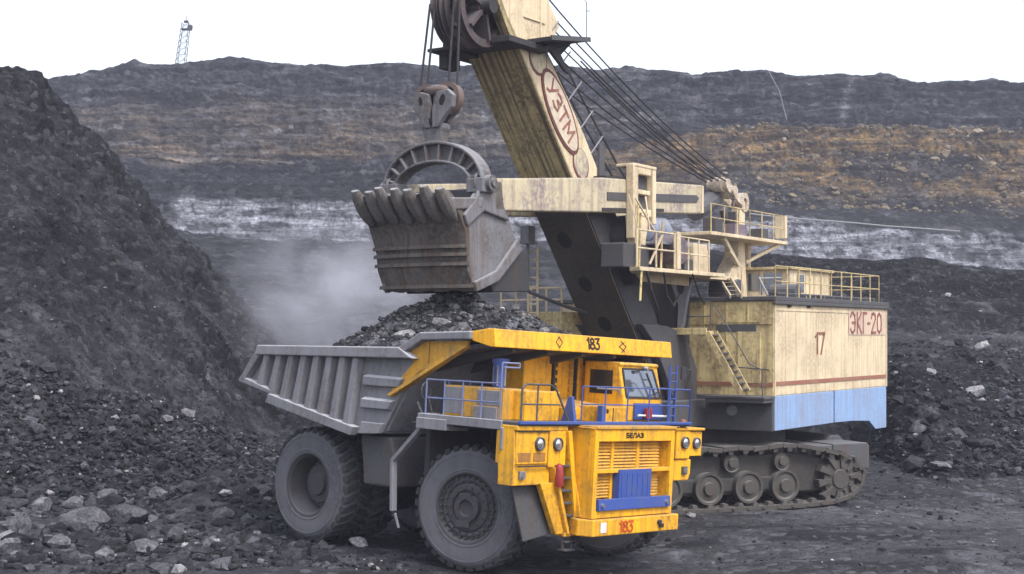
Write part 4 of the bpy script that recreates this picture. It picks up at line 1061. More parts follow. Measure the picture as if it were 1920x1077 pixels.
# roof cabin
m = MB(); m.box(-10.3,-6.3,-.6,1.95,6.86,8.02); rc = m.build('roof_cabin', CREAM, house, bevel=.02)
m = MB(); m.prism([(-10.4,8.02),(-6.1,8.02),(-6.1,8.12),(-10.4,8.12)], -.75, 2.08); m.build('roof_cabin_cover', CREAMD, rc, bevel=.01)
for ya, yb in ((-.45,.15),(.3,.75),(.9,1.6)):
    m = MB(); m.box(-6.305,-6.28,ya,yb,7.25,7.9); m.build('window', GLASS, rc)
m = MB(); m.box(-7.6,-6.9,1.945,1.97,7.2,7.85); m.build('window', GLASS, rc)
m = MB()
for k in range(5): m.box(-10.2+k*.8,-10.16+k*.8,1.95,1.975,6.9,8.0)
m.build_each('cabin_seam', CREAMD, rc, every=True)
m = MB(); railing(m, [(-.3,3.9,6.86),(-10.3,3.9,6.86)], 1.0, [10], .022, 1); m.build('roof_rail', CREAMD, house)
m = MB(); railing(m, [(-10.3,3.9,6.86),(-10.3,-.4,6.86)], 1.0, [4], .022, 1); m.build('roof_rail', CREAMD, house)
m = MB(); m.tube([(-.4,3.6,6.9),(-.6,3.2,7.5),(-1.4,2.9,7.5),(-1.4,2.9,7.0)], .035); m.cut(); m.tube([(-2.2,2.6,7.0),(-1.5,2.9,7.5),(-2.6,2.7,7.55),(-3.6,2.7,7.6)], .03); m.build_each('roof_pipe', BODY, house)
for (x,y,z,r) in ((-1.5,1.6,7.15,.35),(-4.2,2.6,7.1,.3)):
    m = MB(); m.cyl((x,y-.5,z),(x,y+.5,z),r,n=16); m.box(x-r,x+r,y-.45,y+.45,6.86,z-.1); m.build('roof_machinery', DARKG, house, bevel=.02)

# revolving frame -----------------------------------------------------------------
m = MB(); m.box(-10.5,.02,-3.9,3.80,2.53,3.64); m.box(.02,2.6,-3.6,1.6,2.62,3.5)
m.box(-.05,.10,1.2,3.98,2.5,3.66)
rf = m.build('revolving_frame', DARKG, shovel, bevel=.03)
m = MB(); m.cyl((-3.0,0,1.5),(-3.0,0,2.53),2.9,n=40); m.cyl((-3.0,0,1.2),(-3.0,0,1.5),2.2,n=32); m.build('slewing_ring', DARK, shovel, smooth=40)
m = MB(); m.box(.10,.9,1.9,4.05,3.56,3.64); m.box(.02,.85,2.0,4.0,3.44,3.56); m.build('landing', DARKG, shovel, bevel=.01)
m = MB(); m.cyl((.1,2.6,3.15),(.28,2.6,3.15),.16,n=14); m.build('floodlight', BODY, rf, smooth=40)
# boom foot lugs and front stand
m = MB()
for y in (1.15, -1.25):
    m.prism([(3.9,5.95),(3.1,5.4),(2.3,4.4),(1.7,3.5),(1.6,2.9),(-.1,2.9),(-.1,4.3),(.6,5.3),(1.2,5.72),(2.2,5.9)], y-.12, y+.12)
m.build_each('boom_foot_bracket', DARKG, shovel, every=True, bevel=.03)
m = MB(); m.box(-.1,1.0,-1.0,1.0,3.5,7.4); m.box(.6,.95,-2.6,1.0,5.6,7.5); m.box(1.0,3.0,-.95,.95,3.2,4.6)
fs_ = m.build('front_stand', DARK, shovel, bevel=.04)
m = MB(); m.prism(oval(.05,6.93,.20,.17), .955,.975, axis='x')
m.build('stand_hole_shade', flat('painted hole shade', (.012,.012,.013), .9), fs_)  # near-black disc: the shade inside the stand's hole, put in as colour
m = MB(); m.lathe([(.22,-.02),(.28,-.02),(.28,.03),(.22,.03)], (.965,.05,6.93), (1,0,0), n=24, close=True); m.build('opening_collar', CREAMD, fs_, smooth=40)
m = MB(); m.prism([(.75,7.50),(1.62,7.50),(1.45,6.9),(1.30,6.0),(1.20,5.75),(1.05,5.75),(1.10,6.6)], .90, 1.10, axis='x'); br_ = m.build('tapered_bracket', BODY, shovel, bevel=.03)
m = MB(); m.prism(oval(1.20,7.18,.13,.24), 1.10, 1.112, axis='x'); m.build('bracket_hole_shade', DARK, br_)  # dark oval laid on the bracket, painting the shade of its hole
m = MB(); m.box(.9,1.5,-.3,2.3,5.62,5.74); m.box(1.44,1.5,-.3,2.3,5.74,5.84); wk = m.build('walkway', CREAMD, shovel, bevel=.01)
m = MB(); railing(m, [(.95,-.2,5.74),(.95,2.2,5.74)], .95, [3], .02); m.build('walkway_rail', DARKG, wk)
m = MB()
for x in (.85, 1.45): m.bar((x,2.30,5.70),(x,3.46,3.80),.05,.20)
m.build_each('stair_stringer', CREAMD, shovel, every=True)
m = MB()
for k in range(10):
    t = (k+.5)/10; y = 2.30+1.16*t; z = 5.70-1.9*t; m.box(.85,1.45,y-.10,y+.10,z-.02,z+.02)
m.build_each('stair_tread', DARKG, shovel, every=True)
m = MB(); m.tube([(.85,2.3,6.6),(.85,3.5,4.7),(.85,3.95,4.5),(.85,3.95,3.64)], .02); m.tube([(.2,2.2,4.6),(.2,3.9,4.5)], .02); m.build('stair_rail', DARKG, shovel)
# operator's cabin on the far side of the boom
m = MB(); m.prism([(.6,3.5),(4.6,3.5),(4.8,4.4),(4.6,6.35),(.6,6.35)], -3.6, -1.15); oc = m.build('operator_cab', CREAMD, shovel, bevel=.04)
m = MB(); m.prism([(4.80,4.6),(4.72,5.5),(4.75,5.5),(4.83,4.6)], -3.4,-1.35); m.build('window', GLD, oc)
m = MB(); railing(m, [(4.6,-3.5,6.35),(4.6,-1.2,6.35)], .75, [4], .035); m.build('cab_roof_rail', CREAM, oc)
m = MB(); m.box(4.9,5.3,-2.3,-2.0,8.55,9.05); m.cyl((5.1,-2.15,7.2),(5.1,-2.15,8.55),.05,n=8); m.box(4.85,5.35,-2.35,-1.95,8.48,8.56); m.build('work_lamp', BODY, oc)
m = MB(); m.tube([(5.0,-2.2,6.2),(5.0,-2.2,8.4)], .04); m.tube([(5.0,-1.85,6.2),(5.0,-1.85,8.4)], .04)
for k in range(8): m.tube([(5.0,-2.2,6.3+k*.28),(5.0,-1.85,6.3+k*.28)], .03)
m.build('ladder', CREAM, oc)

BOOML = paint('dark lower boom paint', (.075,.066,.05), dirt=(.03,.028,.025), dirt_amt=.7, streak=.6, dust=.3, chips=.3, rough=.7, dustc=(.12,.115,.11), tilt=-40.3)  # darker paint for the part of the boom below the handle
# boom -------------------------------------------------------------------------------
BU = Vector((.647, 0, .763)).normalized(); BN = Vector((-BU.z, 0, BU.x))
def bx_(t, d): 
    """point of the boom: t metres up from the foot, d metres back from the underside"""
    return (1.35 + BU.x*t + BN.x*d, 3.0 + BU.z*t + BN.z*d)
prof = [bx_(0,.0),bx_(0,.7),bx_(3,1.15),bx_(7,1.38),bx_(10.2,1.36),bx_(13.0,1.14),bx_(14.3,.95),bx_(14.35,0)]
m = MB(); m.prism(prof, -.78, .90)
boom = m.build('boom', CREAM, shovel, bevel=.04)
def strip(t0, t1, y0, y1, d0, d1, mb):
    a, b, c, d = bx_(t0,d0), bx_(t1,d0), bx_(t1,d1), bx_(t0,d1)
    mb.prism([a,b,c,d], y0, y1)
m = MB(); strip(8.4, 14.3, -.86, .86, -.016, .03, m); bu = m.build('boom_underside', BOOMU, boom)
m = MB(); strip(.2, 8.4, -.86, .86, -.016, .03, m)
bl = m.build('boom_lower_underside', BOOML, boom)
m = MB(); strip(.1, 8.25, .88, .93, -.0, 1.34, m); m.build('boom_lower_side', DARKG, boom)
hm = MB()
for t, y in ((7.2,-.25),(5.5,-.15),(3.9,-.05)):
    m = MB(); p = bx_(t,-.02); c = Vector((p[0], y, p[1]))
    vs = []
    for k in range(18):
        a = 2*math.pi*k/18; vs.append(c + BU*.30*math.cos(a) + Vector((0,1,0))*.22*math.sin(a))
    vs2 = [v - BN*.01 for v in vs]; n = 18
    m.add(vs+vs2, [tuple(range(n)), tuple(range(2*n-1,n-1,-1))]+[(i,i+n,(i+1)%n+n,(i+1)%n) for i in range(n)])
    m.build('boom_hole_shade', MATS['painted hole shade'], bl)  # flat dark ovals stand in for the shade inside the boom's holes
# emblem plates on the boom side
def on_side(t, d, y=.905): p = bx_(t, d); return Vector((p[0], y, p[1]))
def side_oval(t, d, a, b, y0, y1, name, mat, parent, n=36):
    m = MB(); vs = []
    for y in (y0, y1):
        for k in range(n):
            an = 2*math.pi*k/n; p = on_side(t + a*math.cos(an), d + b*math.sin(an), y); vs.append(p)
    m.add(vs, [tuple(range(n)), tuple(range(2*n-1,n-1,-1))]+[(i,i+n,(i+1)%n+n,(i+1)%n) for i in range(n)])
    return m.build(name, mat, parent)
RIMC = flat('maroon emblem rim', (.14,.04,.035), .6)
side_oval(11.25, .62, 1.42, .56, .90, .935, 'emblem_rim', RIMC, boom)
emb = side_oval(11.25, .62, 1.30, .47, .90, .95, 'emblem_plate', paint('pale emblem face', (.60,.50,.38), dust=.1, streak=.2), boom)
m = MB()
hgt = .60; o = on_side(10.62, .32, .952)
write(m, 'УЗТМ', on_side(12.20, .40, .954), -BU, BN, .46, .075, .02, 1.36)
m.build('emblem_lettering', REDT, emb)
side_oval(13.05, .60, .52, .44, .90, .915, 'round_plate_rim', RIMC, boom); side_oval(13.07, .62, .47, .39, .90, .925, 'round_plate', HANDLE, boom)
side_oval(9.45, .62, .50, .42, .90, .915, 'round_plate_rim', RIMC, boom); side_oval(9.47, .64, .45, .37, .90, .925, 'round_plate', HANDLE, boom)
m = MB(); m.tube([bx_(12.9,1.2)[0:1]+(.6,)+bx_(12.9,1.2)[1:2], bx_(8.6,1.45)[0:1]+(.6,)+bx_(8.6,1.45)[1:2]], .03)
for t in (13.2,12.2,11.2,10.2,9.3):
    p = bx_(t,1.15); q = bx_(t,2.0); m.tube([(p[0],.85,p[1]),(q[0]+.1,1.05,q[1]+.15)], .022)
m.build_each('cable_bracket', BODY, boom, every=True)
m = MB(); p = bx_(8.2,1.0); m.box(p[0]-.15,p[0]+.15,.93,1.0,p[1]-.3,p[1]+1.4); m.build('shaft_guide', DARKG, boom, bevel=.01)

# boom head ---------------------------------------------------------------------------
m = MB()
m.prism([(9.0,13.55),(10.5,13.7),(11.0,14.2),(11.55,15.0),(11.3,16.4),(10.0,16.6),(9.05,15.2),(8.3,14.4)], .70, .98)
m.prism([(9.0,13.55),(10.5,13.7),(11.1,14.35),(11.7,16.4),(10.0,16.6),(9.05,15.2),(8.3,14.4)], -.85, -.60)
m.box(9.1,10.2,.98,1.02,14.3,14.36); m.box(9.3,9.36,.98,1.02,13.9,15.4)
head = m.build('boom_head', CREAM, boom, bevel=.03)
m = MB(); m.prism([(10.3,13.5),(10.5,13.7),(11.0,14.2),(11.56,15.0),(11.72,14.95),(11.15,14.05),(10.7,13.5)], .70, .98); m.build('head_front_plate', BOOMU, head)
m = MB()
m.prism([(9.3,13.45),(11.3,13.45),(11.3,13.62),(9.3,13.62)], -.95, 1.25)
m.hexa([(7.9,.95,13.95),(10.0,.95,13.62),(10.0,1.75,13.62),(7.9,1.75,13.95),(7.9,.95,14.03),(10.0,.95,13.74),(10.0,1.75,13.74),(7.9,1.75,14.03)])
m.box(9.0,11.6,-1.25,-.5,13.36,13.448)
m.box(10.6,11.2,-1.15,-.85,12.95,13.36)
m.build('head_platform', DARK, head, bevel=.015)
m = MB(); m.prism([(8.0,13.94),(9.4,13.70),(8.3,13.1),(8.1,13.05),(8.6,13.5)], 1.1, 1.2); m.build('platform_bracket', DARK, head)
m = MB(); m.bar((7.9,1.76,14.0),(10.0,1.76,13.70),.04,.13); m.build('platform_kerb', DARKG, head)
m = MB(); m.tube([(8.0,1.7,14.0),(8.0,1.7,15.05)], .016); m.tube([(8.0,1.7,15.05),(10.0,1.5,15.9)], .010); m.tube([(8.0,1.7,14.8),(7.8,1.7,14.85)], .014); m.build('platform_rail', BODY, head)
def sheave(c, r, w, name='head_sheave'):
    m = MB(); m.lathe([(r*.80,-w/2),(r,-w/2),(r,-w/2+.03),(r*.90,-.02),(r*.90,.02),(r,w/2-.03),(r,w/2),(r*.80,w/2)], c, (0,1,0), n=44, close=True)
    m.lathe([(.001,-w*.6),(r*.24,-w*.6),(r*.24,w*.6),(.001,w*.6)], c, (0,1,0), n=20)
    for k in range(6):
        a = k*math.pi/3+.3; d = Vector((math.cos(a),0,math.sin(a))); cc = Vector(c)
        m.bar(cc+d*r*.2, cc+d*r*.83, .10 if r > .6 else .05, r*.40, up=(0,1,0))
    return m.build(name, SHEAVEM, head, smooth=35)
SHEAVEM = paint('rusty dark sheave steel', (.075,.062,.065), dirt=(.04,.035,.035), dirt_amt=.6, rust=(.13,.065,.06), streak=.5, chips=.5, dust=.4, rough=.6)
sheave((11.6,-.27,14.36), 1.04, .22); sheave((11.6,.01,14.36), 1.04, .22); sheave((11.6,.50,14.36), 1.06, .24)
sheave((10.4,1.1,15.45), .42, .16)
m = MB(); m.cyl((11.6,-.85,14.36),(11.6,.95,14.36),.2,n=18); m.box(10.4,11.5,-.56,-.44,13.6,14.6); m.box(10.3,11.5,.20,.28,13.55,14.5); m.build('sheave_axle', DARK, head, smooth=30)

# dipper handle -------------------------------------------------------------------------
def hz(x, d): return 9.615 + .95*0 - (x-.17)*.066 + d*1.0
for y0, y1 in ((1.06, 1.56), (-1.56, -1.06)):
    m = MB(); m.prism([(.17,hz(.17,0)),(12.4,hz(12.4,.02)),(12.5,hz(12.5,.5)),(12.3,hz(12.3,.86)),(6.8,hz(6.8,1.02)),(.17,hz(.17,.94))], y0, y1)
    hb = m.build('dipper_handle', HANDLE, shovel, bevel=.04)
    ys = y1 if y0 > 0 else y0; sg = 1 if y0 > 0 else -1
    m = MB(); m.prism([(.7,hz(.7,.36)),(.55,hz(.55,.48)),(.7,hz(.7,.60)),(6.6,hz(6.6,.60)),(6.6,hz(6.6,.36))], ys, ys+.03*sg); m.build('rack_slot', DARKG, hb)
    m = MB(); m.prism([(3.0,hz(3,.04)),(6.9,hz(6.9,.04)),(6.9,hz(6.9,.14)),(3.0,hz(3,.14))], ys, ys+.02*sg); m.prism([(.2,hz(.2,.95)),(6.6,hz(6.6,1.03)),(6.6,hz(6.6,1.09)),(.2,hz(.2,1.0))], y0+.05, y1-.05); m.build_each('handle_grease', DARK, hb, every=True)
    m = MB(); m.prism([(.17,hz(.17,.02)),(.30,hz(.3,.02)),(.30,hz(.3,.92)),(.17,hz(.17,.92))], ys, ys+.02*sg); m.build('handle_end_plate', CREAM, hb)
m = MB(); m.box(11.9,12.4,-1.1,1.1,8.95,9.45); m.build('handle_crossbeam', DARKG, shovel, bevel=.05)
m = MB()
for y0, y1 in ((1.58,1.80),):
    m.box(3.95,4.18,y0,y1,9.0,10.72); m.box(5.10,5.42,y0,y1,8.6,10.72); m.box(4.25,5.10,y0,y1,10.45,10.72); m.box(4.25,5.10,y0,y1,9.2,9.42); m.box(4.25,5.10,y0,y1-.04,9.86,10.0)
m.box(3.95,5.42,1.2,1.82,10.66,10.76); m.box(5.36,5.46,1.57,1.83,8.5,10.72)
m.prism([(4.4,9.2),(5.42,9.2),(5.2,8.1),(4.7,7.9)], 1.5, 1.78)
sb = m.build('saddle_block', CREAM, shovel, bevel=.025)
m = MB(); m.box(4.22,5.12,1.565,1.585,9.0,10.6); m.build('saddle_plate', DARKG, sb)
m = MB(); m.cyl((4.6,.93,8.55),(4.6,1.45,8.55),.72,n=30); m.cyl((4.6,1.45,8.55),(4.6,1.6,8.55),.3,n=20); m.cyl((4.2,.93,7.6),(4.2,1.3,7.6),.45,n=24); m.build_each('crowd_gear', DARK, shovel, every=True, smooth=35)
m = MB(); m.tube([(3.4,1.0,8.6),(3.0,1.3,7.9),(2.5,1.4,7.55)], .03); m.cut(); m.tube([(3.6,1.0,8.2),(3.2,1.3,7.6)], .03); m.cut(); m.tube([(3.2,1.1,8.9),(2.6,1.5,7.6)],.02); m.build_each('hose', ROPE, shovel)
m = MB(); m.tube([(7.9,-1.4,9.0),(7.6,-1.5,8.0),(7.3,-1.4,7.3),(6.4,-1.2,6.9),(5.0,-.8,6.5),(4.2,-.5,6.3)], .06, n=8); m.build('cable', DARKG, shovel, smooth=60)

BUCKT = paint('dust caked tooth steel', (.14,.135,.135), dirt=(.07,.062,.055), dirt_amt=.9, streak=.6, dust=.9, chips=.3, rough=.85, dustc=(.36,.36,.39), bump=.6, scale=2)
# bucket ----------------------------------------------------------------------------------
m = MB()
outer = [(11.82,9.12),(12.05,9.40),(12.95,9.40),(13.72,8.62),(13.52,7.74),(13.30,6.76),(12.30,7.08),(11.20,7.98)]
for s in (-1, 1): m.prism(outer, s*1.45, s*1.30)
m.hexa([(11.1,-1.3,7.95),(11.25,-1.3,7.95),(11.25,1.3,7.95),(11.1,1.3,7.95),(11.75,-1.3,9.3),(11.95,-1.3,9.3),(11.95,1.3,9.3),(11.75,1.3,9.3)])
bucket = m.build('bucket', BUCK, shovel, bevel=.04)
# front wall in strips, flaring out to the lip
m = MB()
fr = [(13.26,6.74,1.44),(13.50,7.30,1.45),(13.56,7.75,1.46),(13.66,8.2,1.48),(13.90,8.60,1.47),(14.22,8.98,1.42),(14.36,9.15,1.38)]
ny = 14; vs = []; 
for thick in (0, -.16):
    for (x, z, hw) in fr:
        for j in range(ny+1):
            y = -hw + 2*hw*j/ny; bow = .16*(1-(y/hw)**2)
            vs.append((x+thick+bow, y, z + (.05 if thick else 0)*(1 if z > 8 else 0)))
nr_ = len(fr); base = nr_*(ny+1); fs = []
for i in range(nr_-1):
    for j in range(ny):
        a = i*(ny+1)+j; fs.append((a,a+1,a+ny+2,a+ny+1)); fs.append((a+base,a+base+ny+1,a+base+ny+2,a+base+1))
for i in range(nr_-1):
    for j in (0, ny):
        a = i*(ny+1)+j; fs.append((a,a+ny+1,a+ny+1+base,a+base))
for i in (0, nr_-1):
    for j in range(ny):
        a = i*(ny+1)+j; fs.append((a,a+1,a+1+base,a+base))
vs = [(x + .035*math.sin(7*y+3*z) + .03*math.sin(13*y-5*z), y, z + .03*math.sin(9*y)) for x, y, z in vs]
m.add(vs, fs); fwall = m.build('front_wall', BUCKF, bucket, smooth=50)
m = MB()
for z, x in ((7.86,13.60),(7.66,13.57),(7.42,13.52),(6.86,13.32)):
    pts = [(x+.16*(1-(y/1.45)**2), y) for y in np.linspace(-1.5, 1.5, 11)]
    for (xa, ya), (xb, yb) in zip(pts[:-1], pts[1:]):
        m.hexa([(xa-.03,ya,z-.05),(xa+.07,ya,z-.05),(xb+.07,yb,z-.05),(xb-.03,yb,z-.05),(xa-.03,ya,z+.04),(xa+.05,ya,z+.04),(xb+.05,yb,z+.04),(xb-.03,yb,z+.04)])
    m.cut()
m.build_each('wear_band', BUCKF, fwall)
for k in range(7):
    y = -1.36 + k*2.66/6; bow = .16*(1-(y/1.56)**2); m = MB()
    # cast wedge tooth lying on the flared lip, worn to different lengths
    wear = [.03,-.02,.05,0,-.04,.02,-.05][k]; tw_ = [.0,.02,-.015,.01,-.02,.015,0][k]
    sec = [(13.82+bow,8.46,.10,.04),(13.96+bow,8.64,.17,.13),(14.16+bow,8.86,.20,.16),(14.36+bow,9.12,.18,.15),(14.50+bow+wear*.6,9.30+wear,.12,.085)]
    vs = []; fs = []
    for q, (x, z, hw, th) in enumerate(sec):
        a, b = (.80, -.60)           # outward direction across the tooth
        for (oy, od) in ((-hw,-.3*th),(hw,-.3*th),(hw*.93,.45*th),(hw*.45,th),(-hw*.45,th),(-hw*.93,.45*th)):
            vs.append((x+a*od, y+oy+tw_*q*.5, z+b*od))
    for q in range(len(sec)-1):
        for e in range(6): fs.append((q*6+e,q*6+(e+1)%6,q*6+6+(e+1)%6,q*6+6+e))
    fs += [tuple(range(5,-1,-1)), tuple(range(24,30))]
    m.add(vs, fs)
    m.build('tooth', BUCKT, bucket, bevel=.035, smooth=40)
m = MB()
m.prism([(12.0,9.0),(12.1,9.62),(12.95,9.62),(13.25,9.10),(13.78,8.62),(13.62,8.35),(12.9,8.78),(11.75,8.6)], 1.45, 1.56)
m.prism([(11.14,7.86),(11.34,8.16),(12.36,7.28),(13.34,6.96),(13.26,6.70),(12.26,7.0)], 1.45, 1.58)
m.prism([(12.0,9.0),(12.1,9.62),(12.95,9.62),(13.25,9.10),(12.0,8.6)], -1.56, -1.45)
m.hexa([(13.0,1.40,8.85),(14.2,1.25,8.72),(14.2,1.47,8.72),(13.0,1.58,8.85),(13.0,1.40,9.12),(14.3,1.25,9.02),(14.3,1.47,9.02),(13.0,1.58,9.12)])
m.build_each('side_reinforcement', BUCK, bucket, every=True, bevel=.04)
m = MB()
for s in (-1, 1):
    m.cyl((12.85,s*1.38,9.5),(12.85,s*1.78,9.5),.20,n=18); m.cyl((12.85,s*1.78,9.5),(12.85,s*1.84,9.5),.11,n=12); m.cyl((12.85,s*1.40,9.5),(12.85,s*1.46,9.5),.33,n=20); m.cut()
m.build_each('bail_pin', BUCK, bucket, smooth=40)
m = MB(); m.prism([(11.2,7.95),(10.66,7.85),(10.55,6.78),(12.3,6.72),(12.5,6.98)], -1.42, 1.42)
for z in (7.05,7.25,7.45): m.box(10.58,10.64,-1.25,1.25,z-.03,z+.03)
m.prism([(10.9,7.2),(12.0,6.9),(12.1,7.05),(10.9,7.5)], 1.3, 1.36)
m.build('bucket_door', DARK, bucket, bevel=.03)
# bail arch
def arch(a, b, t): return (a*math.cos(t), 9.48 + b*max(0, math.sin(t)))
AO = (1.62, 1.18); AI = (1.20, .62)
def ring(a0, b0, a1, b1, xa, xb, mb, n=22):
    vs = []
    for k in range(n+1):
        t = math.pi*k/n
        for (a, b) in ((a0,b0),(a1,b1)):
            y, z = arch(a, b, t)
            vs += [(xa,y,z),(xb,y,z)]
    fs = []
    for k in range(n):
        o = k*4; p = o+4
        fs += [(o,p,p+2,o+2),(o+1,o+3,p+3,p+1),(o,o+1,p+1,p),(o+2,p+2,p+3,o+3)]
    fs += [(0,2,3,1),(n*4,n*4+1,n*4+3,n*4+2)]
    mb.add(vs, fs)
m = MB(); ring(AO[0],AO[1],AI[0],AI[1],12.80,12.92,m); ring(AO[0],AO[1],AO[0]-.07,AO[1]-.08,12.62,13.12,m); ring(AI[0]+.06,AI[1]+.07,AI[0],AI[1],12.62,13.12,m)
for k in range(10):
    t = math.pi*(k+.75)/10.5; y0, z0 = arch(*AO, t); y1, z1 = arch(*AI, t)
    m.bar((12.87,y0*.99,z0-.01),(12.87,y1*1.01,z1+.01),.07,.46,up=(1,0,0))
for s in (-1,1):
    m.box(12.60,13.14,s*1.14,s*1.66,9.25,9.62)
bail = m.build('bail', BUCK, bucket, bevel=.025)
# equaliser block
m = MB()
m.prism([(-.24,10.58),(.24,10.58),(.30,10.9),(.36,11.0),(.30,11.14),(-.30,11.14),(-.36,11.0),(-.30,10.9)], 12.68, 13.06, axis='x')
m.build('bail_link', BUCK, bail, bevel=.05)
m = MB()
m.prism([(-.20,11.0),(-.04,11.0),(-.02,11.45),(-.10,11.9),(-.36,11.97),(-.56,11.85),(-.60,11.55),(-.40,11.3)], 12.96, 13.12, axis='x'); m.prism([(.06,11.0),(.22,11.0),(.42,11.25),(.70,11.5),(.74,11.8),(.55,11.97),(.2,11.92),(.06,11.5)], 12.98, 13.16, axis='x')
m.prism([(-.18,11.0),(.18,11.0),(.30,11.25),(.62,11.45),(.66,11.78),(.46,11.95),(-.34,11.95),(-.56,11.8),(-.58,11.5),(-.34,11.3)], 12.60, 12.72, axis='x')
blk = m.build('equaliser_block', BUCK, bucket, bevel=.03)
m = MB()
for y in (-.28,.38): m.lathe([(.30,-.11),(.42,-.11),(.42,.11),(.30,.11)], (12.85,y,11.78), (1,.0,0), n=24, close=True)
m.blob((12.85,.05,12.0),.22,.50,.16,seed=4,rough=.25)
m.build('rope_saddle', paint('rusty rope bundle', (.13,.09,.075), dust=.4, streak=.3), blk, smooth=40)
m = MB()
for (ya, yb) in ((-.58,-.46),(-.34,-.36),(.36,.36),(.66,.66)):
    m.cyl((12.87,ya,11.75),(12.66,{-.46:-.36,-.36:-.20,.36:.42,.66:.60}[yb],14.36),.032,n=7)
m.build_each('hoist_rope', ROPE, shovel, every=True)

MIXC = paint('chipped cream paint', (.62,.54,.42), dirt=(.2,.14,.12), dirt_amt=.9, streak=.5, chips=.8, rust=(.16,.08,.06), dust=.3, scale=2)
m = MB(); m.prism(oval(.40,11.70,.085,.15,tilt=-.3), 13.16, 13.17, axis='x'); m.prism(oval(-.33,11.72,.05,.12,tilt=.2), 13.12, 13.13, axis='x'); m.box(13.0,13.14,-.05,.07,11.12,11.26); m.build_each('block_hole_shade', MATS['painted hole shade'], blk, every=True)  # dark ovals and slot painted on for the shade in the block's recesses
# gantry and platforms -------------------------------------------------------------------------
m = MB()
m.hexa([(-6.1,-.35,6.86),(-5.3,-.35,6.86),(-5.3,.35,6.86),(-6.1,.35,6.86),(-6.0,-.28,9.1),(-5.45,-.28,9.1),(-5.45,.28,9.1),(-6.0,.28,9.1)])
m.hexa([(-6.0,-.28,9.1),(-5.3,-.28,9.1),(-5.3,.28,9.1),(-6.0,.28,9.1),(-6.35,-.16,10.6),(-6.0,-.16,10.6),(-6.0,.16,10.6),(-6.35,.16,10.6)])
m.box(-7.0,-6.75,-.1,.1,6.86,9.1); m.prism([(-4.4,7.6),(-5.3,7.6),(-5.5,8.6)], -.3, .3)
gan = m.build('gantry_mast', CREAM, shovel, bevel=.03)
m = MB(); m.lathe([(.16,-.14),(.36,-.14),(.36,.14),(.16,.14)], (-6.15,.1,10.55), (0,1,0), n=24, close=True); m.build('gantry_eye', MIXC, gan, smooth=40)
m = MB(); m.bar((-5.9,-.25,10.5),(-4.2,-.25,11.1),.07,.26); m.bar((-5.9,.25,10.5),(-4.2,.25,11.1),.07,.26)
for x, z in ((-4.35,11.06),(-4.95,10.85)): m.cyl((x,-.40,z),(x,.40,z),.20,n=18); m.cyl((x,-.2,z),(x,.2,z),.27,n=18)
m.build('rope_equaliser', MIXC, gan, smooth=35)
m = MB(); m.bar((-4.5,.1,10.2),(-5.2,.1,9.2),.22,.3); m.cyl((-3.0,-.3,10.0),(-4.6,-.3,10.6),.35,n=12); m.box(-5.0,-4.7,.2,.5,9.15,10.1); m.build('gantry_strut', DARKG, gan, bevel=.02)
m = MB(); m.box(-8.3,-1.6,-1.2,1.0,9.06,9.18)
m.bar((-8.0,.8,9.05),(-6.0,.3,8.3),.12,.12); m.bar((-3.0,.8,9.05),(-5.3,.3,8.2),.14,.2)
up = m.build('upper_platform', CREAM, gan, bevel=.015)
m = MB(); railing(m, [(-8.2,.95,9.18),(-1.7,.95,9.18)], .95, [6], .022); m.build('platform_rail', CREAMD, up)
m = MB(); m.box(-8.3,-8.1,.6,1.0,9.3,10.15); m.build('signal_frame', CREAM, up)
m = MB(); m.blob((-3.3,.3,9.45),.4,.4,.35,seed=8,rough=.1); m.box(-5.0,-4.0,.3,.8,9.18,9.6); m.build_each('platform_winch', paint('purple grey machinery', (.22,.17,.2), dust=.5, streak=.3), up, every=True, smooth=40)
m = MB()
m.prism([(.6,1.0),(4.6,1.3),(6.2,2.1),(6.4,2.55),(.6,2.55)], 7.48, 7.60, axis='z')
m.prism([(.9,7.2),(4.2,7.25),(4.6,7.48),(.9,7.48)], 1.4, 1.5)
m.box(-1.8,.6,.6,2.0,7.44,7.56)
lowp = m.build('lower_platform', CREAM, shovel, bevel=.015)
m = MB(); railing(m, [(6.5,2.5,7.62),(4.1,2.5,7.62)], 1.05, [2], .03); m.bar((5.7,2.5,7.7),(4.9,2.5,8.6),.05,.05); m.bar((6.4,2.5,8.65),(6.45,2.2,9.7),.04,.04); m.bar((5.7,2.5,8.65),(5.6,2.3,9.7),.04,.04); m.bar((6.4,2.4,9.6),(5.2,2.4,8.7),.04,.04); m.build('platform_frame', CREAM, lowp)
m = MB(); railing(m, [(3.9,2.5,7.62),(1.7,2.5,7.60)], 1.0, [3], .025); m.box(3.75,4.0,2.42,2.54,7.62,8.75); m.build('platform_rail', CREAM, lowp)
m = MB(); m.cyl((3.3,1.7,8.25),(3.3,2.3,8.25),.46,n=28); m.cyl((3.3,2.3,8.25),(3.3,2.36,8.25),.3,n=20); m.cyl((3.3,1.2,8.25),(3.3,1.7,8.25),.4,n=20); m.build('drive_motor', paint('faded mauve motor', (.20,.15,.18), dust=.3, streak=.5, dirt_amt=.7), lowp, smooth=35)
m = MB(); m.cyl((4.5,1.2,8.9),(2.6,1.2,8.95),.42,n=24); m.cyl((2.6,1.2,8.95),(2.3,1.2,8.95),.28,n=18); m.box(2.4,4.6,1.0,2.2,8.38,8.46); m.build('crowd_motor', paint('blue grey motor', (.26,.29,.37), dust=.4, streak=.4), lowp, smooth=35)
m = MB(); m.box(1.4,2.4,1.3,2.3,7.6,8.5); m.box(.3,1.2,1.0,1.8,7.56,8.4); m.build_each('control_box', CREAM, lowp, every=True, bevel=.02)
m = MB(); m.box(2.4,3.0,2.0,2.3,7.62,8.0); m.box(4.4,6.0,1.0,1.8,7.62,8.35); m.build_each('gearbox', DARKG, lowp, every=True, bevel=.04)
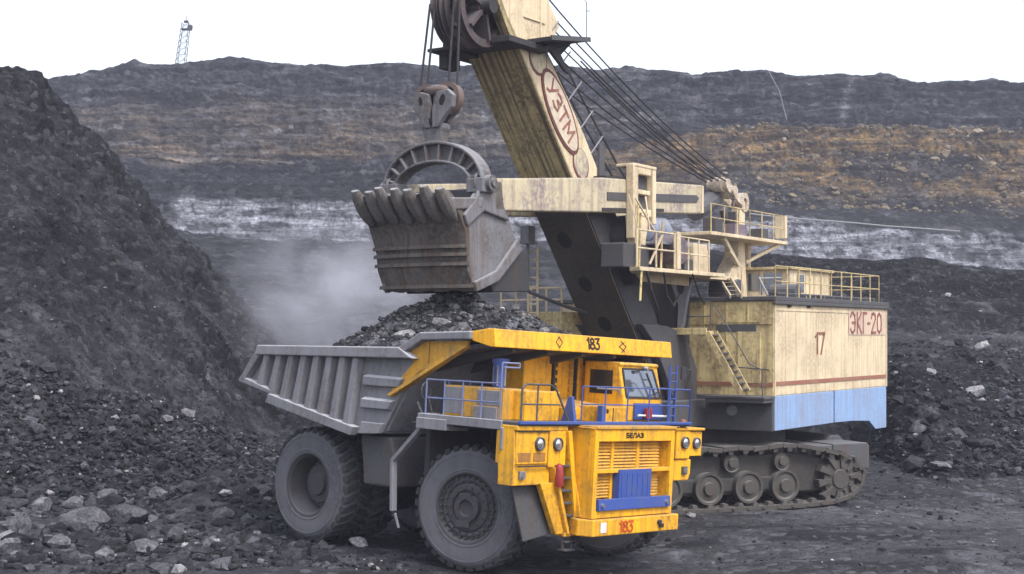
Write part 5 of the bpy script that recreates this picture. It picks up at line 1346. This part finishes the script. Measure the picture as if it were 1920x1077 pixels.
m = MB(); m.bar((-.8,2.1,7.5),(.3,3.0,6.86),.05,.12); m.bar((-.8,1.7,7.5),(.3,2.6,6.86),.05,.12); m.tube([(-.8,2.1,8.4),(.3,3.0,7.8),(.3,3.0,6.9)], .022)
for k in range(5): t=k/4.5; m.bar((-.8+1.1*t,1.7+.9*t,7.5-.64*t),(-.8+1.1*t,2.1+.9*t,7.5-.64*t),.12,.02)
m.build('roof_stair', CREAM, lowp)

m = MB()
for x, y, z0_, z1_ in ((6.0,2.3,7.6,9.2),(5.4,1.9,7.6,9.6),(4.9,2.45,7.6,9.0),(6.3,2.5,6.6,7.6)): m.cyl((x,y,z0_),(x-.1,y,z1_),.035,n=6); m.cut()
m.build_each('pipe_stanchion', CREAMD, lowp)
m = MB(); m.tube([(5.9,2.5,7.55),(5.6,2.5,6.9),(5.0,2.4,6.4),(4.2,2.0,6.0)], .045); m.cut(); m.tube([(4.8,2.5,7.5),(4.4,2.4,6.8),(3.4,2.1,6.5),(2.0,1.6,6.9)], .035); m.cut(); m.tube([(3.0,2.56,7.5),(2.2,2.4,6.9),(1.2,2.1,6.6)], .03)
m.build_each('hose', ROPE, lowp)
m = MB(); m.box(-3.2,-2.6,.2,.7,9.18,9.75); m.box(-7.2,-6.7,.2,.7,9.18,9.6); m.build_each('control_box', DARKG, up, every=True, bevel=.02)
# suspension ropes from boom head to gantry -------------------------------------------------------
def rope(mb, p, q, sag, r=.026, n=8):
    p, q = Vector(p), Vector(q); pts = []
    for k in range(n+1):
        t = k/n; v = p.lerp(q, t); v.z -= sag*4*t*(1-t); pts.append(v)
    mb.tube(pts, r, n=5)
m = MB()
for k in range(4):
    y = -.7 + k*.47
    rope(m, (7.4-.25*k,y,13.7), (-4.25,-.4+.25*k,11.15), .16+.05*k); m.cut()
m.build_each('suspension_rope', ROPE, shovel)
m = MB()
for k in range(4):
    y = -.5 + k*.4
    rope(m, (9.6,y,15.7), (-4.0-.2*k,-.4+.25*k,11.25), .12+.09*k, .024); m.cut()
m.build_each('suspension_rope', ROPE, shovel)
m = MB()
for y in (.35, .75): rope(m, (9.6,y,15.2), (-1.0,y-.2,7.2), .35, .03); m.cut()
m.build_each('hoist_rope', ROPE, shovel)

# crawler tracks ------------------------------------------------------------------------------------
TD = Vector((.924,.383,0)).normalized(); TNn = Vector((.383,-.924,0)).normalized()    # along the track; outwards to the near side
INV = SHOVEL_M.inverted()
TRACKF = paint('dirty track frame', (.042,.041,.040), dirt=(.03,.029,.028), dirt_amt=.7, streak=.3, dust=.5, chips=.3, rough=.85, dustc=(.10,.098,.095), bump=.4)
def make_track(centre):
    """centre: world point on the ground under the outer face, at the first visible roller"""
    c = Vector(centre)
    Mw = Matrix(((TD.x,-TNn.x,0,c.x),(TD.y,-TNn.y,0,c.y),(0,0,1,c.z),(0,0,0,1)))     # local x along, y inwards, z up
    L = INV @ Mw
    def put(o): o.matrix_local = L; return o
    m = MB(); m.prism([(-3.9,.45),(5.2,.45),(5.7,.75),(5.3,1.35),(3.4,1.72),(-3.6,1.72),(-4.4,1.0)], .30, 1.35)
    m.box(-3.5,3.0,.20,.36,.55,1.0)
    root = m.build('crawler_track', TRACKF, shovel, bevel=.05); put(root)
    # belt of shoes
    path = [(-4.2,.05),(-2.0,.03),(0,.02),(2,.02),(3.6,.04),(4.6,.10),(5.3,.25),(5.75,.60),(5.85,1.0),(5.6,1.38),(5.1,1.62),(4.3,1.82),(3.4,1.98),(2.6,2.02),(1.8,1.94),(1.0,1.98),(.2,1.93),(-.7,1.99),(-1.6,1.93),(-2.6,1.98),(-3.6,1.92),(-4.4,1.75),(-5.0,1.3),(-5.0,.7),(-4.2,.05)]
    P = [Vector((x,0,z)) for x, z in path]; acc = [0]
    for a, b in zip(P[:-1], P[1:]): acc.append(acc[-1]+(b-a).length)
    n = 42; m = MB(); tr = random.Random(5)
    for k in range(n):
        s = (k+.5)/n*acc[-1]; i = max(j for j in range(len(acc)) if acc[j] <= s); i = min(i, len(P)-2)
        t = (s-acc[i])/(acc[i+1]-acc[i]); p = P[i].lerp(P[i+1], t); d = (P[i+1]-P[i]).normalized(); up = Vector((-d.z,0,d.x))   # towards the inside of the belt
        hw = acc[-1]/n*.46; w0, w1 = -.12, 1.6
        def Q(a, y, h): return p + d*a + Vector((0,y,0)) + up*h
        j = tr.uniform(-.02,.02)
        m.hexa([Q(-hw,w0+j,-.07),Q(hw,w0+j,-.07),Q(hw,w1,-.07),Q(-hw,w1,-.07),Q(-hw*.9,w0+j,.06),Q(hw*.9,w0+j,.06),Q(hw*.9,w1,.06),Q(-hw*.9,w1,.06)])
        m.hexa([Q(-hw*.5,w0+.02,.05),Q(hw*.5,w0+.02,.05),Q(hw*.5,w0+.3,.05),Q(-hw*.5,w0+.3,.05),Q(-hw*.25,w0+.05,.19),Q(hw*.25,w0+.05,.19),Q(hw*.25,w0+.28,.19),Q(-hw*.25,w0+.28,.19)])
        m.cyl(Q(hw,w0-.03,.02),Q(hw,w0+.25,.02),.055,n=8); m.cut()
    m.build_each('track_shoe', TRACKM, root)
    for x in (-3.0,-1.5, 0, 1.47, 2.85):
        m = MB(); c0 = (x, -.06, .70)
        m.lathe([(.001,.0),(.20,.0),(.21,.03),(.22,.10),(.40,.12),(.44,.06),(.52,.05),(.52,.34),(.001,.34)], c0, (0,1,0), n=32)
        m.build('road_roller', TRACKM, root, smooth=35)
    for x in (.85, 2.75, -1.4):
        m = MB(); m.lathe([(.001,-.02),(.14,-.02),(.15,.06),(.27,.08),(.30,.04),(.30,.35),(.001,.35)], (x,.0,1.50), (0,1,0), n=26); m.build('carrier_roller', TRACKM, root, smooth=35)
    m = MB(); c0 = Vector((4.95,-.08,.84)); m.lathe([(.001,.0),(.30,.0),(.32,.06),(.60,.10),(.62,.34),(.001,.34)], c0, (0,1,0), n=30)
    for k in range(10):
        a = 2*math.pi*k/10+.15; d = Vector((math.cos(a),0,math.sin(a))); e = Vector((-d.z,0,d.x))
        q0 = c0+d*.38; q1 = c0+d*.84
        m.hexa([q0-e*.05+Vector((0,.0,0)),q0+e*.05+Vector((0,.0,0)),q0+e*.05+Vector((0,.33,0)),q0-e*.05+Vector((0,.33,0)),q1-e*.12+Vector((0,.04,0)),q1+e*.12+Vector((0,.04,0)),q1+e*.12+Vector((0,.33,0)),q1-e*.12+Vector((0,.33,0))])
    m.build('drive_sprocket', TRACKM, root, smooth=30)
    m = MB(); m.prism([(.78-.9,.62),(.78-.55,.62),(.78-.6,1.2),(.78-.85,1.2)], .2,.29); m.build('frame_hole_shade', DARK, root)  # solid dark slab imitates the shade of a hole in the frame
    return root
make_track((6.30, 45.55, 0))
make_track((6.30-.383*6.6, 45.55+.924*6.6, 0))
m = MB(); cw = Vector((6.75,50.3,0))
Mw = Matrix(((TD.x,-TNn.x,0,cw.x),(TD.y,-TNn.y,0,cw.y),(0,0,1,0),(0,0,0,1)))
m.box(-2.6,3.0,-3.4,3.4,.75,1.9); m.box(3.0,5.4,-2.2,3.0,.9,1.75); m.box(3.3,4.75,-3.0,-1.3,1.0,1.9); m.cyl((4.6,-1.3,1.6),(4.6,2.4,1.6),.45,n=20)
uc = m.build('undercarriage', DARKG, shovel, bevel=.04); uc.matrix_local = INV @ Mw

# ---------------------------------------------------------------- far things on the benches
D_ = 246.0
tb = sight(np.array([337.0]), np.array([122.0]), np.array([D_]))[0]
STEEL = flat('far dark lattice steel', (.05,.05,.055), .7)
tw = thing('lattice_tower', 'thin leaning lattice mast on the skyline above the left pit wall', 'tower', Matrix.Translation(Vector(tb)+Vector((0,0,-1.2))))
m = MB(); H_ = 8.3; lean = .13; w0, w1 = .80, .60
def tp(i, j, z): 
    w = lerp(w0, w1, z/H_); return (i*w + lean*z, j*w, z)
for i in (-1,1):
    for j in (-1,1): m.bar(tp(i,j,0), tp(i,j,H_), .09, .09)
for k in range(8):
    z0_, z1_ = k*H_/8, (k+1)*H_/8
    for i, j, a, b in ((-1,-1,1,-1),(1,-1,1,1),(1,1,-1,1),(-1,1,-1,-1)):
        m.bar(tp(i,j,z0_), tp(a,b,z1_), .055, .055); m.bar(tp(i,j,z1_), tp(a,b,z1_), .055, .055)
m.build('mast_frame', STEEL, tw)
m = MB(); p = Vector(tp(0,0,H_)); m.box(p.x-.7,p.x+.95,-.6,.6,p.z-1.1,p.z-.9); m.box(p.x+.3,p.x+1.1,-.3,.3,p.z-.9,p.z-.3); m.cyl(p,p+Vector((.1,0,1.3)),.06,n=6); m.box(p.x-.3,p.x+.4,-.3,.3,p.z+.2,p.z+.5)
m.build('lamp_platform', STEEL, tw)
def polyline_tube(name, pts, D, r, mat, label, cat):
    m = MB(); P = [Vector(sight(np.array([float(a)]), np.array([float(b)]), np.array([float(d)]))[0]) for (a, b), d in zip(pts, D)]
    m.tube(P, r, n=6); o = m.build(name, mat, None); tag(o, label, cat); return o
PIPE = flat('pale pipe', (.27,.27,.28), .6)
pts = [(1405,401),(1440,405),(1480,409),(1530,413),(1560,415),(1610,419),(1660,424),(1720,428),(1800,434)]
polyline_tube('pipeline', pts, [168.5]*9, .085, PIPE, 'long pale pipe lying along the bench above the white seam, right of the shovel', 'pipe')
polyline_tube('cable', [(1441,132),(1450,150),(1462,172),(1470,205),(1475,224)], [233,232.5,232,231.5,231], .06, PIPE, 'pale cable hanging down the dark top face of the far wall on the right', 'cable')

# ---------------------------------------------------------------- dust and air
def volume_box(name, lo, hi, kind='stuff'):
    m = MB(); m.box(lo[0],hi[0],lo[1],hi[1],lo[2],hi[2])
    mt = bpy.data.materials.new(name); mt.use_nodes = True; nt = mt.node_tree
    for n in list(nt.nodes):
        if n.type != 'OUTPUT_MATERIAL': nt.nodes.remove(n)
    out = [n for n in nt.nodes if n.type == 'OUTPUT_MATERIAL'][0]
    pv = nt.nodes.new('ShaderNodeVolumePrincipled'); nt.links.new(pv.outputs[0], out.inputs['Volume'])
    o = m.build(name, mt, None); o['kind'] = kind
    return o, nt, pv, mt
hz_o, nt, pv, mt = volume_box('haze', (-440,-130,-6), (440,620,66))
pv.inputs['Color'].default_value = (.76,.78,.95,1); pv.inputs['Density'].default_value = .0006; pv.inputs['Anisotropy'].default_value = .2
hz_o['label'] = 'thin bluish haze filling the pit'
# dust thrown up behind the truck
du = MB()
bm = bmesh.new(); bmesh.ops.create_icosphere(bm, subdivisions=3, radius=1)
du.add([tuple(v.co) for v in bm.verts], [tuple(v.index for v in f.verts) for f in bm.faces]); bm.free()
mt = bpy.data.materials.new('dust'); mt.use_nodes = True; nt = mt.node_tree
for n in list(nt.nodes):
    if n.type != 'OUTPUT_MATERIAL': nt.nodes.remove(n)
out = [n for n in nt.nodes if n.type == 'OUTPUT_MATERIAL'][0]
pv = nt.nodes.new('ShaderNodeVolumePrincipled'); nt.links.new(pv.outputs[0], out.inputs['Volume'])
pv.inputs['Color'].default_value = (.84,.84,.93,1); pv.inputs['Anisotropy'].default_value = .1
tc = nt.nodes.new('ShaderNodeTexCoord')
ln = nt.nodes.new('ShaderNodeVectorMath'); ln.operation = 'LENGTH'; nt.links.new(tc.outputs['Object'], ln.inputs[0])
fall = ramp(nt, ln.outputs['Value'], .15, 1.0, 1.0, 0.0)
nz = noise_node(nt, tc.outputs['Object'], 2.1, 4, .6)
mm = N(nt, 'ShaderNodeMath', operation='MULTIPLY'); nt.links.new(fall, mm.inputs[0]); nt.links.new(ramp(nt, nz, .38, .68, 0, 1), mm.inputs[1])
m2 = N(nt, 'ShaderNodeMath', operation='MULTIPLY'); nt.links.new(mm.outputs[0], m2.inputs[0]); m2.inputs[1].default_value = .36
nt.links.new(m2.outputs[0], pv.inputs['Density'])
d_o = du.build('dust_cloud', mt, None)
d_o.location = sight(np.array([625.0]), np.array([562.0]), np.array([62.0]))[0]; d_o.scale = (5.2, 5.0, 3.9)
tag(d_o, 'grey cloud of dust drifting behind the truck body, left of the bucket', 'dust', kind='stuff')
